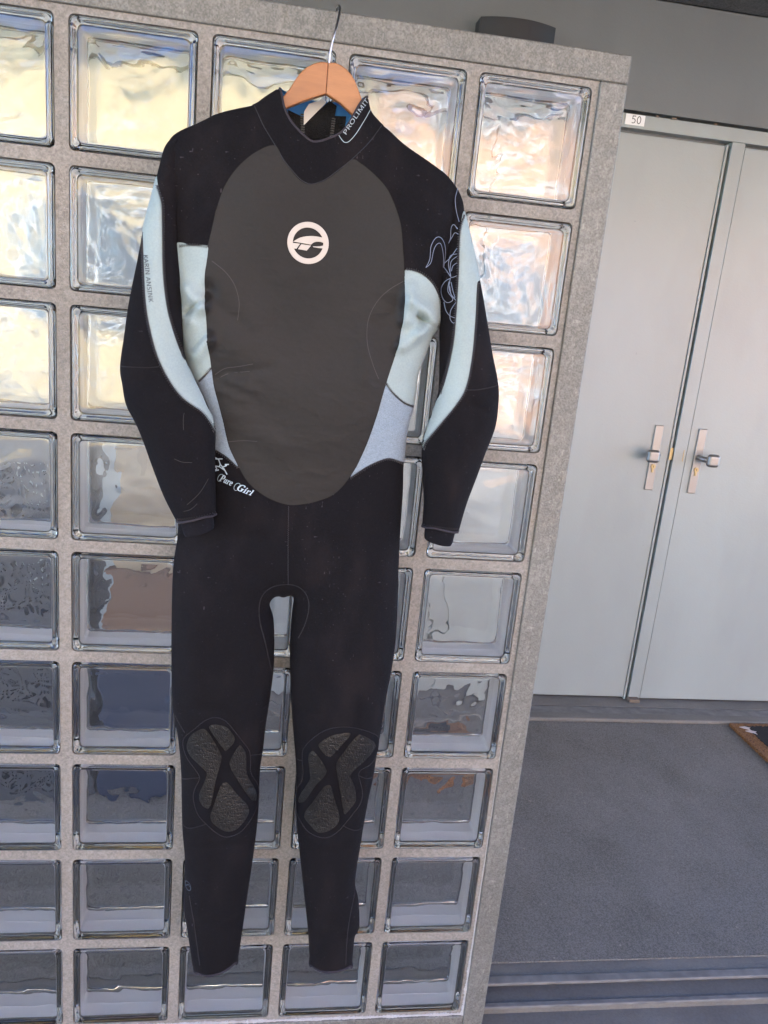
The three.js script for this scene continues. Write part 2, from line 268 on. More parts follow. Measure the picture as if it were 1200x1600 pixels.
const card = thing('cardboard_box', 'tall tan cardboard box on the brown box behind the glass', 'box', [0.2, 0.7, -0.86]);
part('carton', box(0.135, 0.285, 0.69, 1.02, -0.95, -0.78, 0.003), matCard, card);
part('tape', box(0.2, 0.222, 0.96, 1.0215, -0.951, -0.7785), M([0.35, 0.25, 0.14], 0.4), card);
part('flap', box(0.133, 0.287, 1.0216, 1.0245, -0.86, -0.772), matCard, card);
const wood = thing('wooden_box', 'dark brown wooden box between the tan box and blue bin', 'box', [0.2, 0.42, -0.86]);
part('box_side', box(0.12, 0.3, 0.424, 0.68, -0.96, -0.77, 0.004), matCardDark, wood);
part('box_lid', box(0.115, 0.305, 0.6801, 0.69, -0.965, -0.765, 0.003), matCardDark, wood);
const bin = thing('storage_bin', 'dark blue storage bin under the brown box behind the glass', 'bin', [0.2, 0.005, -0.86]);
part('tub', box(0.1, 0.31, 0.0048, 0.405, -0.97, -0.76, 0.012), matBin, bin);
part('lid', box(0.093, 0.317, 0.4052, 0.424, -0.977, -0.753, 0.006), matBin, bin);

// grit and crumbs on the gallery floor
{ const r = random(61), bits = []; for (let k = 0; k < 70; k++) { const g = new THREE.IcosahedronGeometry(0.0012 + 0.0022 * r() * r(), 0); g.scale(1 + r(), 0.5, 1 + r() * 0.6); g.rotateY(r() * 6); g.translate(0.9 + 1.8 * r(), 0.0052, -1.2 + 1.06 * Math.pow(r(), 0.7)); bits.push(metreUV(g)); }
  const o = new THREE.Mesh(merge(bits), M([0.3, 0.27, 0.23], 1)); o.name = 'grit'; o.userData = { kind: 'stuff', label: 'fine grit and crumbs on the dark gallery floor', category: 'grit' }; scene.add(o); }

// ---------- the glass block wall ----------
const PITCH = 0.2, TOP = 1.806, C0 = -3, C1 = 5, ROWS = 9;
const W = thing('glass_block_wall', 'free standing wall of clear glass blocks in a galvanised steel frame', 'glass block wall', [0.2, -0.05, -0.04]);
function rounded(h, r, n = 5, e = 6) {                       // a rounded square as n arc points a corner and e steps a side
  const out = [];
  for (let q = 0; q < 4; q++) {
    const a0 = q * Math.PI / 2, cx = (h - r) * (q === 0 || q === 3 ? 1 : -1), cy = (h - r) * (q < 2 ? 1 : -1);
    for (let k = 0; k < n; k++) { const a = a0 + (Math.PI / 2) * k / (n - 1); out.push([cx + r * Math.cos(a), cy + r * Math.sin(a)]); }
    const p = out[out.length - 1], a1 = a0 + Math.PI / 2, nx = (h - r) * (q === 0 || q === 1 ? -1 : 1), ny = (h - r) * (q === 0 || q === 3 ? 1 : -1);
    const s = [nx + r * Math.cos(a1), ny + r * Math.sin(a1)];
    for (let k = 1; k < e; k++) out.push([p[0] + (s[0] - p[0]) * k / e, p[1] + (s[1] - p[1]) * k / e]);
  }
  return out;
}
function shell(rings, flip) {                                // rings [half, radius, z, wave] from the front centre over the rim to the back centre
  const N = rounded(1, 0.2).length, pos = [], idx = [];
  rings.forEach(([h, r, z, w]) => rounded(h, Math.min(r, h * 0.95)).forEach(([x, y]) => pos.push(x, y, z + (w ? w(x, y) : 0))));
  for (let i = 0; i + 1 < rings.length; i++) for (let k = 0; k < N; k++) {
    const a = i * N + k, b = i * N + (k + 1) % N, c = a + N, d = b + N;
    idx.push(...(flip ? [a, b, c, b, d, c] : [a, c, b, b, c, d]));
  }
  const last = (rings.length - 1) * N;
  for (let k = 1; k + 1 < N; k++) { idx.push(...(flip ? [0, k + 1, k] : [0, k, k + 1])); idx.push(...(flip ? [last, last + k, last + k + 1] : [last, last + k + 1, last + k])); }
  const g = new THREE.BufferGeometry(); g.setAttribute('position', new THREE.Float32BufferAttribute(pos, 3)); g.setIndex(idx); g.computeVertexNormals();
  g.setAttribute('uv', new THREE.Float32BufferAttribute(new Float32Array(pos.length / 3 * 2), 2));
  return g;
}
function glassBlock(seed) {
  const rnd = random(seed), ph = Array.from({ length: 24 }, () => rnd() * 6.28), am = Array.from({ length: 24 }, () => 0.4 + rnd());
  const wave = (o, A) => (x, y) => {                          // pressed glass is never quite flat: ripples, streaks and a slight dish
    const f = smooth(0.079, 0.066, Math.max(Math.abs(x), Math.abs(y)));
    return A * f * (am[o] * Math.sin(70 * x + 30 * y + ph[o]) + am[o + 1] * 0.8 * Math.sin(95 * y - 25 * x + ph[o + 1]) + 0.45 * am[o + 2] * Math.sin(190 * x + 2 * Math.sin(60 * y + ph[o + 3]) + ph[o + 2]) + 0.4 * Math.sin(230 * y + 1.5 * Math.sin(80 * x + ph[o + 4])))
      + A * 2.2 * smooth(0.08, 0.0, Math.hypot(x, y)) * (am[o + 5] - 0.9);
  };
  const inner = [0.0745, 0.071, 0.067, 0.062, 0.056, 0.05, 0.044, 0.038, 0.032, 0.026, 0.02, 0.014, 0.008, 0.003];
  const S = 0.0885, f = [], rise = (z) => (h) => [h, 0.008, z, null];
  const w0 = wave(0, 0.00014), w1 = wave(6, 0.0002), w2 = wave(12, 0.00018), w3 = wave(18, 0.00014);
  const face = [...inner.map((h) => [h, 0.012 * Math.min(1, h / 0.05), 0.0016, w0]).reverse(), [0.078, 0.012, 0.0014], [0.0802, 0.011, 0.0016], [0.0822, 0.01, 0.0028], [0.0838, 0.0095, 0.0034], [0.0858, 0.009, 0.0033], [0.0875, 0.0085, 0.0022], [S, 0.008, -0.0006], [S, 0.008, -0.006]];
  const back = face.map(([h, r, z, w]) => [h, r, -0.08 - z, w ? w3 : null]).reverse();
  const outer = shell([...face, ...back], false);
const c = [...inner.map((h) => [h, 0.008 * Math.min(1, h / 0.05), -0.0078, w1]).reverse(), [0.0768, 0.008, -0.0079], [0.0784, 0.0078, -0.0083], [0.0793, 0.0075, -0.0092], [0.0798, 0.0072, -0.0108], [0.0798, 0.007, -0.018], [0.0798, 0.007, -0.0375], [0.0788, 0.007, -0.0395]];
  const cb = c.map(([h, r, z, w]) => [h, r, -0.08 - z, w ? w2 : null]).reverse();
  const cavity = shell([...c, ...cb], true);
  return mergeGeometries([outer, cavity]);
}
const blockShapes = Array.from({ length: 9 }, (_, k) => glassBlock(300 + k));
const coatShape = (() => { const r = [[0.0787, 0.0066, -0.0125], [0.0789, 0.0066, -0.019], [0.0789, 0.0066, -0.037], [0.0779, 0.0066, -0.0393]]; const all = [...r, ...r.map(([h, q, z]) => [h, q, -0.08 - z]).reverse()]; const g = shell(all.map((a) => [...a, null]), true); const N = rounded(1, 0.2).length; g.setIndex(Array.from(g.index.array).slice(0, (all.length - 1) * N * 6)); g.computeVertexNormals(); return g; })();
{
  const rnd = random(77), holes = [];
  for (let r = 0; r < ROWS; r++) for (let c = C0; c < C1; c++) {
    const x = (c + 0.5) * PITCH, y = TOP - (r + 0.5) * PITCH;
    const g = new THREE.Mesh(blockShapes[Math.floor(rnd() * 9)], matGlass);
    g.name = 'glass_block'; g.castShadow = g.receiveShadow = true;
    g.position.set(x - W.position.x + (rnd() - 0.5) * 0.002, y - W.position.y + (rnd() - 0.5) * 0.002, -W.position.z + (rnd() - 0.5) * 0.0012);
    g.rotation.set((rnd() - 0.5) * 0.006, (rnd() - 0.5) * 0.006, Math.floor(rnd() * 4) * Math.PI / 2);
    W.add(g);
    const coat = new THREE.Mesh(coatShape, matCoat); coat.name = 'edge_coating'; coat.castShadow = coat.receiveShadow = true; g.add(coat);
    holes.push(rounded(0.0902, 0.008, 4, 2).map(([px, py]) => [x + px, y + py]));
  }
  const grid = plate([[C0 * PITCH, TOP - ROWS * PITCH], [C1 * PITCH, TOP - ROWS * PITCH], [C1 * PITCH, TOP], [C0 * PITCH, TOP]], -0.078, 0, 0, holes);
  part('mortar_grid', grid, matMortar, W);
  const L = C0 * PITCH, Rr = C1 * PITCH, B = TOP - ROWS * PITCH, zf = 0.006, zb = -0.084, w = 0.044;
  part('frame_bar', box(L - w, Rr + w, TOP, TOP + 0.041, zb, zf, 0.003), matZinc, W);
  part('frame_bar', box(Rr, Rr + w, B - 0.05, TOP - 0.0002, zb, zf, 0.003), matZinc, W);
  part('frame_bar', box(L - w, L, B - 0.05, TOP - 0.0002, zb, zf, 0.003), matZinc, W);
  part('frame_bar', box(L + 0.0002, Rr - 0.0002, B - 0.05, B, zb, zf, 0.003), matZinc, W);
  // lime that has bled along the foot of the frame: an uneven crust in the angle between mortar and steel
  const crust = (path) => { const pos = [], idx = [], K = 6; path.forEach(([x, y, w, nx, ny], i) => { for (let k = 0; k < K; k++) { const a = Math.PI * k / (K - 1), r = w * (0.7 + 0.6 * hash(i, k, 9)); pos.push(x + nx * Math.cos(a) * r * 1.3, y + ny * Math.cos(a) * r * 1.3, 0.0002 + Math.sin(a) * r * 0.9); } if (i) for (let k = 0; k + 1 < K; k++) { const q = (i - 1) * K + k; idx.push(q, q + 1, q + K, q + 1, q + K + 1, q + K); } }); const g = new THREE.BufferGeometry(); g.setAttribute('position', new THREE.Float32BufferAttribute(pos, 3)); g.setIndex(idx); g.computeVertexNormals(); return metreUV(g); };
  const thick = (s, m) => 0.0012 + 0.0042 * m * Math.max(0, noise(s * 45, 0.5, 9999, 2, 3) - 0.28) + 0.0016 * m * hash(Math.floor(s * 700), 1, 4);
  const up = [], along = []; for (let k = 0; k < 420; k++) { const s = k * 0.0016, m = Math.pow(1 - k / 420, 1.4); up.push([Rr - 0.0012, B + s, thick(s, m) * (0.25 + 0.75 * m), 1, 0]); } for (let k = 0; k < 640; k++) { const s = k * 0.0016; along.push([Rr - s, B + 0.001, thick(s + 3, 0.8), 0, 1]); }
  const matLime = M([0.5, 0.49, 0.475], 0.95, { bumpMap: grain, bumpScale: 0.002 });
  part('lime_crust', crust(up), matLime, W); part('lime_crust', crust(along), matLime, W);

}

// ---------- across the street: what the glass mirrors ----------
const plaster = (seed) => texture(512, 4, (u, v) => { const g = 0.85 + 0.3 * (fbm(u, v, 6, 6, 5, seed) - 0.5); return [g, g, g * (1 - 0.05 * fbm(u, v, 3, 3, 2, seed + 4))]; });
const brickMap = texture(512, 1.6, (u, v) => { const row = Math.floor(v * 24), bu = u * 8 + (row % 2) * 0.5, f = v * 24 - row, e = bu - Math.floor(bu); const j = f < 0.14 || e < 0.06; const k = hash(((Math.floor(bu) % 8) + 8) % 8, row, 231); return j ? [0.75, 0.7, 0.62] : [0.75 + 0.3 * k, 0.62 + 0.26 * k, 0.56 + 0.22 * k]; });
const matCream = M([0.45, 0.315, 0.145], 0.95, { map: plaster(241) }), matBrick = M([0.47, 0.275, 0.155], 0.95, { map: brickMap }), matTile = M([0.3, 0.13, 0.08], 0.9), matPane = P([0.03, 0.035, 0.045], 0.05), matFrameWhite = M([0.5, 0.47, 0.42], 0.6), matGarage = M([0.34, 0.38, 0.44], 0.6);
function house(label, x0, x1, z, h, wall, windows, doors) {
  const o = thing('house', label, 'house', [(x0 + x1) / 2, -0.07, z]);
  part('wall', box(x0, x1, -0.07, h, z, z + 7), wall, o);
  const r = part('roof', (() => { const g = plate([[0, 0], [8, 0], [4, 0.5]], 0, x1 - x0 + 0.3); g.rotateY(Math.PI / 2); g.translate(x0 - 0.15, h + 0.002, z + 7.5); return metreUV(g); })(), matTile, o);
  for (const [x, y, w, hh] of windows) {
    const f = part('window', merge([box(x - w / 2 - 0.06, x + w / 2 + 0.06, y - hh / 2 - 0.06, y - hh / 2, z - 0.08, z + 0.05), box(x - w / 2 - 0.06, x + w / 2 + 0.06, y + hh / 2, y + hh / 2 + 0.06, z - 0.06, z + 0.05), box(x - w / 2 - 0.06, x - w / 2, y - hh / 2 + 0.001, y + hh / 2 - 0.001, z - 0.06, z + 0.05), box(x + w / 2, x + w / 2 + 0.06, y - hh / 2 + 0.001, y + hh / 2 - 0.001, z - 0.06, z + 0.05), box(x - 0.03, x + 0.03, y - hh / 2 + 0.001, y + hh / 2 - 0.001, z - 0.05, z + 0.05)]), matFrameWhite, o);
    const p = new THREE.Mesh(box(x - w / 2 + 0.001, x + w / 2 - 0.001, y - hh / 2 + 0.001, y + hh / 2 - 0.001, z - 0.03, z + 0.04), matPane); p.name = 'pane'; f.add(p);
  }
  for (const [x, w, hh, m] of doors) part('door', box(x - w / 2, x + w / 2, -0.06, hh, z - 0.03, z + 0.04, 0.01), m, o);
  return o;
}
const bands = (o, list, z, m) => list.forEach(([x0, x1, y0, y1]) => part('stone_band', box(x0, x1, y0, y1, z - 0.05, z - 0.002, 0.004), m, o));
const creamHouse = house('sunlit cream plastered house across the street, mirrored in the glass', -14, 1.3, 8.6, 4.0, matCream, [[-1.6, 1.6, 1.5, 1.3], [-7.6, 1.6, 1.5, 1.3]], [[-4.6, 2.4, 2.1, matGarage], [0.3, 0.95, 2.1, matFrameWhite]]);
const brickHouse = house('sunlit orange brick house across the street, mirrored in the glass', 1.4, 14, 8.6, 3.9, matBrick, [[3.0, 1.6, 1.3, 1.3], [3.0, 4.2, 1.2, 1.3], [6.0, 4.2, 1.2, 1.3], [6.4, 1.6, 1.4, 1.3]], [[4.7, 0.95, 2.15, matFrameWhite]]);
bands(brickHouse, [[1.4, 14, 2.72, 2.9], [1.4, 14, 0.42, 0.56], [1.4, 4.2, 0.9, 0.97], [5.2, 14, 0.9, 0.97], [1.4, 14, 3.72, 3.89]], 8.6, matFrameWhite);
bands(creamHouse, [[-14, 1.3, 2.78, 2.9], [-14, -5.85, 0.3, 0.36], [-3.35, -0.25, 0.3, 0.36], [-14, 1.3, 3.84, 3.99]], 8.6, M([0.36, 0.33, 0.28], 0.9));

// ---------- plane geometry helpers ----------
function spline(pts, closed, step) {                         // Catmull-Rom through pts, resampled evenly
  const n = pts.length, dense = [];
  const P = (i) => closed ? pts[(i + n) % n] : pts[Math.max(0, Math.min(n - 1, i))];
  for (let i = 0; i < (closed ? n : n - 1); i++) for (let k = 0; k < 8; k++) {
    const t = k / 8, a = P(i - 1), b = P(i), c = P(i + 1), d = P(i + 2);
    dense.push([0, 1].map((j) => 0.5 * (2 * b[j] + (c[j] - a[j]) * t + (2 * a[j] - 5 * b[j] + 4 * c[j] - d[j]) * t * t + (3 * b[j] - a[j] - 3 * c[j] + d[j]) * t * t * t)));
  }
  dense.push(closed ? dense[0].slice() : pts[n - 1].slice());
  return resample(dense, step);
}
function resample(line, step) {
  const L = [0];
  for (let i = 1; i < line.length; i++) L.push(L[i - 1] + Math.hypot(line[i][0] - line[i - 1][0], line[i][1] - line[i - 1][1]));
  const total = L[L.length - 1], m = Math.max(1, Math.round(total / step)), out = [];
  for (let k = 0, j = 1; k <= m; k++) {
    const s = total * k / m;
    while (j < L.length - 1 && L[j] < s) j++;
    const t = (s - L[j - 1]) / Math.max(1e-9, L[j] - L[j - 1]);
    out.push([line[j - 1][0] + (line[j][0] - line[j - 1][0]) * t, line[j - 1][1] + (line[j][1] - line[j - 1][1]) * t]);
  }
  return out;
}
function inside(poly, x, y) {
  let c = false;
  for (let i = 0, j = poly.length - 1; i < poly.length; j = i++) {
    const a = poly[i], b = poly[j];
    if ((a[1] > y) !== (b[1] > y) && x < (b[0] - a[0]) * (y - a[1]) / (b[1] - a[1]) + a[0]) c = !c;
  }
  return c;
}
function distTo(lines, x, y) {                               // distance to the nearest of several polylines
  let best = 1e9;
  for (const l of lines) for (let i = 1; i < l.length; i++) {
    const ax = l[i - 1][0], ay = l[i - 1][1], bx = l[i][0] - ax, by = l[i][1] - ay;
    const t = Math.max(0, Math.min(1, ((x - ax) * bx + (y - ay) * by) / (bx * bx + by * by + 1e-12)));
    const dx = x - ax - bx * t, dy = y - ay - by * t, d = dx * dx + dy * dy;
    if (d < best) best = d;
  }
  return Math.sqrt(best);
}
const curve = (table) => (y) => {                            // smooth table lookup [[y, value], ...] with falling y
  if (y >= table[0][0]) return table[0][1];
  for (let i = 1; i < table.length; i++) if (y >= table[i][0]) {
    let t = (table[i - 1][0] - y) / (table[i - 1][0] - table[i][0]); t = t * t * (3 - 2 * t);
    return table[i - 1][1] + (table[i][1] - table[i - 1][1]) * t;
  }
  return table[table.length - 1][1];
};
function waves(x, y) {                                       // the slack of hanging neoprene
  return 0.0028 * Math.sin(9 * x + 7 * y + 2 * Math.sin(5 * y)) + 0.0024 * Math.sin(23 * x - 11 * y + 1.3) + 0.0014 * Math.sin(31 * y + 17 * x + 2 * Math.sin(14 * x));
}
// a shape: outline polygon, the rims where front meets back, and how it swells between them
function swell(S, x, y) {
  const d = distTo(S.rims, x, y), T = S.T(y), R = S.R(y);
  const u = 1 - Math.min(1, d / R), k = Math.min(1, d / 0.03);
  let z = S.zc(y) + T * Math.sqrt(Math.max(0, 1 - u * u)) + k * waves(x, y + S.phase);
  for (const [ax, ay, bx, by, w, h] of S.folds) {
    const q = distTo([[[ax, ay], [bx, by]]], x, y) / w;
    if (q < 3) z += k * h * Math.exp(-q * q);
  }
  return z;
}
const BODY = {
  zc: () => 0.066, phase: 0,
  T: curve([[1.72, 0.034], [1.55, 0.046], [1.3, 0.052], [0.95, 0.05], [0.7, 0.045], [0.35, 0.036], [0.15, 0.03]]),
  R: curve([[1.72, 0.06], [1.5, 0.085], [1.0, 0.09], [0.85, 0.06], [0.55, 0.05], [0.3, 0.04], [0.15, 0.034]]),
};
const SLEEVE_A = { phase: 3, zc: curve([[1.64, 0.07], [1.5, 0.09], [1.4, 0.102], [1.22, 0.118], [1.1, 0.134], [1.0, 0.138]]), T: curve([[1.65, 0.022], [1.5, 0.03], [1.2, 0.032], [1.0, 0.024]]), R: curve([[1.65, 0.03], [1.5, 0.038], [1.2, 0.045], [1.0, 0.026]]) };
const SLEEVE_B = { phase: 7, zc: curve([[1.62, 0.07], [1.4, 0.08], [1.2, 0.088], [1.0, 0.088]]), T: curve([[1.62, 0.022], [1.5, 0.03], [1.2, 0.034], [1.0, 0.024]]), R: curve([[1.62, 0.03], [1.5, 0.038], [1.2, 0.045], [1.0, 0.026]]) };
// ---------- measured outlines, millimetres in the plane of the wall ----------
const D = {
 body: {
  left: [[510.5,1721],[492.5,1708],[476.5,1695.5],[452.5,1687.5],[426.5,1678],[400.5,1663],[372.5,1647.5],[360,1633.5],[355,1613.5],[353.5,1575],[356,1536.5],[360,1488.5],[367,1425.5],[378.5,1371],[396,1315.5],[414.5,1258.5],[423,1199],[406.5,1141],[392.5,1088],[388.5,1050.5],[383,996],[383,912.5],[385.5,815],[389,754.5],[400.5,688],[406.5,629.5],[410,552.5],[412.5,508.5],[419,440.5],[417.5,370.5],[419.5,344.5],[429,287.5],[438,225.5],[442,208]],
  hemL: [[442,208],[450.5,221.5],[464,223],[480.5,224],[496.5,228],[510,232.5],[517.5,234],[522,220]],
  inner: [[522,220],[526.5,272.5],[532,352],[538.5,439.5],[542,497.5],[543.5,553],[542,631],[545,669],[547,716.5],[552,779],[554.5,831],[552.5,880],[548.5,919.5],[541,942],[545.5,954.5],[553.5,959.5],[563,957.5],[574.5,961.5],[580,954],[578.5,925],[578.5,881],[582.5,821],[588.5,759.5],[597,696],[603,653.5],[607,609.5],[609,565],[614,520],[622.5,462],[635.5,380],[650,288],[659,209.5]],
  hemR: [[659,209.5],[662.5,221.5],[675,222],[692,222.5],[710,222.5],[725,222],[734,220],[741,204]],
  right: [[741,204],[740,232.5],[740.5,280],[747,300.5],[740,357],[731.5,388.5],[730.5,426.5],[734,484.5],[735.5,520],[740,583],[744,621.5],[746.5,672],[749.5,720.5],[752,773],[756.5,826],[758.5,878],[757.5,922],[754.5,974.5],[750.5,1025.5],[747,1092.5],[745,1148],[741.5,1196],[741.5,1251.5],[747,1289],[749,1339.5],[757,1370],[765,1399.5],[773,1412],[776.5,1426],[775,1454.5],[776,1483.5],[784.5,1531],[786.5,1577.5],[778.5,1613],[767.5,1629.5],[743.5,1644.5],[696,1668],[672.5,1683.5],[659.5,1691],[651.5,1697],[643.5,1704],[639,1712],[635,1725.5]],
  neckFront: [[635,1725.5],[624,1711],[614.5,1691.5],[606,1675.5],[596,1665],[583,1658],[573,1653.5],[560.5,1651],[548.5,1657],[538,1665],[526.5,1677],[518.5,1691.5],[514.5,1706.5],[510.5,1721]],
  neckBack: [[635,1725.5],[610.5,1721],[573.5,1716.5],[536.5,1719],[510.5,1721]],
 },
 sleeveA: {
  outer: [[379.5,1647.5],[366.5,1640],[355.5,1625.5],[350,1603.5],[345,1578.5],[338,1545.5],[331.5,1514.5],[329.5,1501.5],[324.5,1469.5],[314.5,1406.5],[309.5,1365],[305,1318.5],[309,1294],[315.5,1264.5],[332.5,1233],[355,1177.5],[373,1136.5],[394,1098]],
  hem: [[394,1098],[418.5,1107.5],[437,1112.5],[451.5,1111.5]],
  inner: [[451.5,1111.5],[449.5,1144],[447,1177],[445.5,1210.5],[444,1241],[434.5,1267],[416.5,1301],[398,1333.5],[392,1369.5],[386.5,1438.5],[381.5,1493.5],[379,1532.5],[379,1567.5],[382,1603],[385,1629],[379.5,1647.5]],
 },
 sleeveB: {
  outer: [[735,1646.5],[753,1639],[767,1629],[780.5,1615.5],[790,1599.5],[794.5,1583.5],[808.5,1548],[824.5,1502],[841.5,1448.5],[860,1387],[877,1334],[880.5,1294.5],[878.5,1264.5],[868,1225.5],[858,1183.5],[847.5,1140.5],[840,1094]],
  hem: [[840,1094],[813.5,1100.5],[793,1102.5],[779,1098]],
  inner: [[779,1098],[777.5,1136],[772,1174],[765.5,1215.5],[765,1241],[772,1271],[781,1308],[782.5,1323],[779,1368],[774,1411.5],[767.5,1473],[762,1519],[756.5,1565],[750.5,1600.5],[741,1626],[735,1646.5]],
 },
 panels: {
  chest: ['body', [[509,1640.5],[522,1622.5],[535,1608.5],[547.5,1598],[561,1594.5],[574.5,1599],[586.5,1606],[600.5,1618],[617,1634.5],[632.5,1629.5],[652.5,1617],[670.5,1601],[684.5,1577.5],[694.5,1553],[700.5,1521],[706,1485],[710,1416.5],[702.5,1361.5],[693.5,1319.5],[685.5,1284],[673.5,1236],[660.5,1198.5],[645,1168.5],[628,1149],[608,1138.5],[589.5,1132.5],[560,1128.5],[527,1138],[499,1157],[482,1180],[465,1212.5],[454,1252.5],[439,1302.5],[434.5,1325.5],[429,1360.5],[424.5,1404.5],[421,1441.5],[421.5,1466],[423,1496.5],[427,1518.5],[433,1549],[443,1580],[460,1606.5],[483.5,1629]]],
  collar: ['body', [[634,1728],[624,1711],[614,1690],[605,1673],[595,1662.5],[582,1655.5],[572.5,1651],[560,1648.5],[548,1654.5],[538,1662.5],[526.5,1675],[518.5,1690.5],[514.5,1707],[510.5,1725],[491.5,1713],[473,1695],[492,1664],[509,1640.5],[522,1622.5],[535,1609.5],[547.5,1599],[561,1595],[574.5,1599.5],[585,1606],[600,1619],[616.5,1634],[638.5,1658.5],[662,1687.5],[646.5,1708.5]]],
  sideL: ['body', [[372.5,1493.5],[401,1496.5],[425.5,1496],[421.5,1466],[421,1441.5],[424.5,1404.5],[429,1360.5],[434.5,1327.5],[425.5,1315],[416.5,1305],[396.5,1289],[371,1335],[360,1434]]],
  waistL: ['body', [[396.5,1289],[416.5,1305],[425.5,1315],[434.5,1327.5],[439,1302.5],[454,1252.5],[465,1212.5],[481,1181],[463,1194.5],[445,1203],[417.5,1211.5],[398.5,1252]]],
  sideR: ['body', [[706.5,1493],[718,1493.5],[733.5,1489.5],[749.5,1479.5],[761.5,1466.5],[775.5,1445],[782.5,1422],[777.5,1388.5],[760.5,1347.5],[753,1289],[747,1289.5],[728,1296.5],[711.5,1307.5],[693.5,1326.5],[702.5,1361.5],[710,1416.5],[706,1485]]],
  waistR: ['body', [[693.5,1326.5],[711.5,1307.5],[728,1296.5],[747,1289.5],[753.5,1287],[749,1236],[746,1193],[739,1198],[716,1208],[701,1207.5],[676,1196],[651.5,1177.5],[660.5,1198.5],[673.5,1236],[685.5,1284]]],
  stripeA: ['sleeveA', [[345.5,1589],[354,1562.5],[358.5,1545.5],[361,1520],[364,1460.5],[371,1412.5],[379,1382],[390,1351],[398.5,1334],[417,1301.5],[434.5,1267],[448.5,1243.5],[444.5,1234],[436.5,1249.5],[423.5,1265.5],[398,1283.5],[378.5,1306.5],[361.5,1337.5],[351.5,1367.5],[344.5,1397.5],[339.5,1433.5],[332,1503.5],[328.5,1504],[326,1525.5],[338,1578]]],
  stripeB: ['sleeveB', [[790,1585.5],[785,1561.5],[785,1529.5],[787.5,1497.5],[790,1444.5],[791.5,1396.5],[789,1354],[782.5,1312],[765.5,1275.5],[751.5,1240.5],[765,1224],[769,1240],[783,1264.5],[807,1303],[818,1329.5],[822,1371.5],[821.5,1426.5],[820.5,1482.5],[828,1492],[823,1524.5],[801.5,1577.5]]],
 },
 seams: {
  centre: ['body', [[560,1127],[563,1065],[568,992]]],
  gusset: ['body', [[550.5,830.5],[536.5,889.5],[525,931.5],[524.5,960.5],[531,978],[547.5,989],[569,992],[587,986.5],[600,972.5],[604.5,952],[600.5,925],[591,896.5]]],
  topL: ['body', [[383.5,1493.5],[401,1496.5],[424.5,1496]]],
  topR: ['body', [[707,1493.5],[718,1493.5],[733.5,1489.5],[749.5,1479.5],[761.5,1466],[769.5,1446.5],[771,1426],[768.5,1414]]],
  splitL: ['body', [[416.5,1305],[425.5,1315],[434.5,1327.5]]],
  splitR: ['body', [[693.5,1326.5],[702,1316],[711.5,1307.5],[728,1296.5],[745.5,1290]]],
  lowL: ['body', [[445,1203],[463,1194.5],[481,1181]]],
  lowR: ['body', [[651.5,1177.5],[676,1196],[701,1207.5],[716,1208],[737.5,1199]]],
  collar: ['body', [[476.5,1692.5],[492,1664],[509,1640.5],[522,1622.5],[535,1609.5],[547.5,1599],[561,1595],[574.5,1599.5],[585,1606],[600,1619],[616.5,1634],[638.5,1658.5],[657.5,1687]]],
  saR: ['sleeveA', [[350.5,1571],[358.5,1549.5],[361,1520],[364,1460.5],[371,1412.5],[379,1382],[390,1351],[397.5,1336.5]]],
  saL: ['sleeveA', [[332.5,1501],[339.5,1433.5],[344.5,1397.5],[351.5,1367.5],[361.5,1337.5],[378.5,1306.5],[398,1283.5],[423.5,1265.5],[436.5,1249.5],[443.5,1236.5]]],
  sbL: ['sleeveB', [[790.5,1580],[784,1554],[787.5,1497.5],[790,1444.5],[791.5,1396.5],[789,1354],[783.5,1314.5]]],
  sbR: ['sleeveB', [[820.5,1485.5],[821.5,1426.5],[822,1371.5],[818,1329.5],[807,1303],[783,1264.5],[769,1240],[765.5,1226]]],
  elbowA: ['sleeveA', [[308.5,1320.5],[334,1322.5],[352,1324],[363.5,1326]]],
  elbowB: ['sleeveB', [[819,1326.5],[834.5,1328],[852.5,1332],[871.5,1336]]],
  hemA: ['sleeveA', [[396.5,1105.5],[419,1111.5],[436.5,1114.5],[450.5,1116]]],
  hemB: ['sleeveB', [[779,1102.5],[793.5,1105],[812,1105],[833.5,1103]]],
  kneeL1: ['body', [[409.5,623],[426.5,637],[441.5,643.5]]],
  kneeL2: ['body', [[414.5,531],[425.5,533.5],[440,542],[455.5,552]]],
  kneeL3: ['body', [[543,671.5],[533,679.5],[523.5,682.5]]],
  kneeL0: ['body', [[396,746],[403.5,736.5],[414,723]]],
  kneeR1: ['body', [[600,662],[606.5,664],[612.5,669]]],
  kneeR2: ['body', [[713,644],[724.5,636.5],[740.5,629.5]]],
  kneeR3: ['body', [[693,544],[708,534],[720.5,528.5],[732.5,527]]],
  zipL: ['body', [[431,392.5],[438.5,357],[447,300.5],[454.5,245]]],
  zipR: ['body', [[732,391],[724,359.5],[720.5,309],[724,231]]],
 },
 folds: {
  f1: ['body', [[396.5,1435.5],[417,1414.5]], 0.01, 0.013],
  f2: ['body', [[404.5,1393.5],[420.5,1422]], 0.01, 0.013],
  f3: ['body', [[411,1343.5],[429.5,1369]], 0.01, 0.013],
  f4: ['body', [[718,1450],[753.5,1432.5]], 0.01, 0.013],
  f5: ['body', [[739.5,1404.5],[768.5,1425.5]], 0.01, 0.013],
  f6: ['body', [[713.5,1384],[752,1413]], 0.01, 0.013],
  f7: ['body', [[716,1468],[717,1422]], 0.01, 0.013],
  e1: ['sleeveA', [[318.5,1297],[366,1313]], 0.007, -0.003],
  e2: ['sleeveA', [[332.5,1252.5],[383,1283.5]], 0.01, 0.003],
  e3: ['sleeveA', [[382,1145.5],[438.5,1168]], 0.012, -0.0025],
  e4: ['sleeveA', [[328.5,1405],[339.5,1353]], 0.008, -0.002],
  e5: ['sleeveB', [[827.5,1305],[869,1294]], 0.007, -0.003],
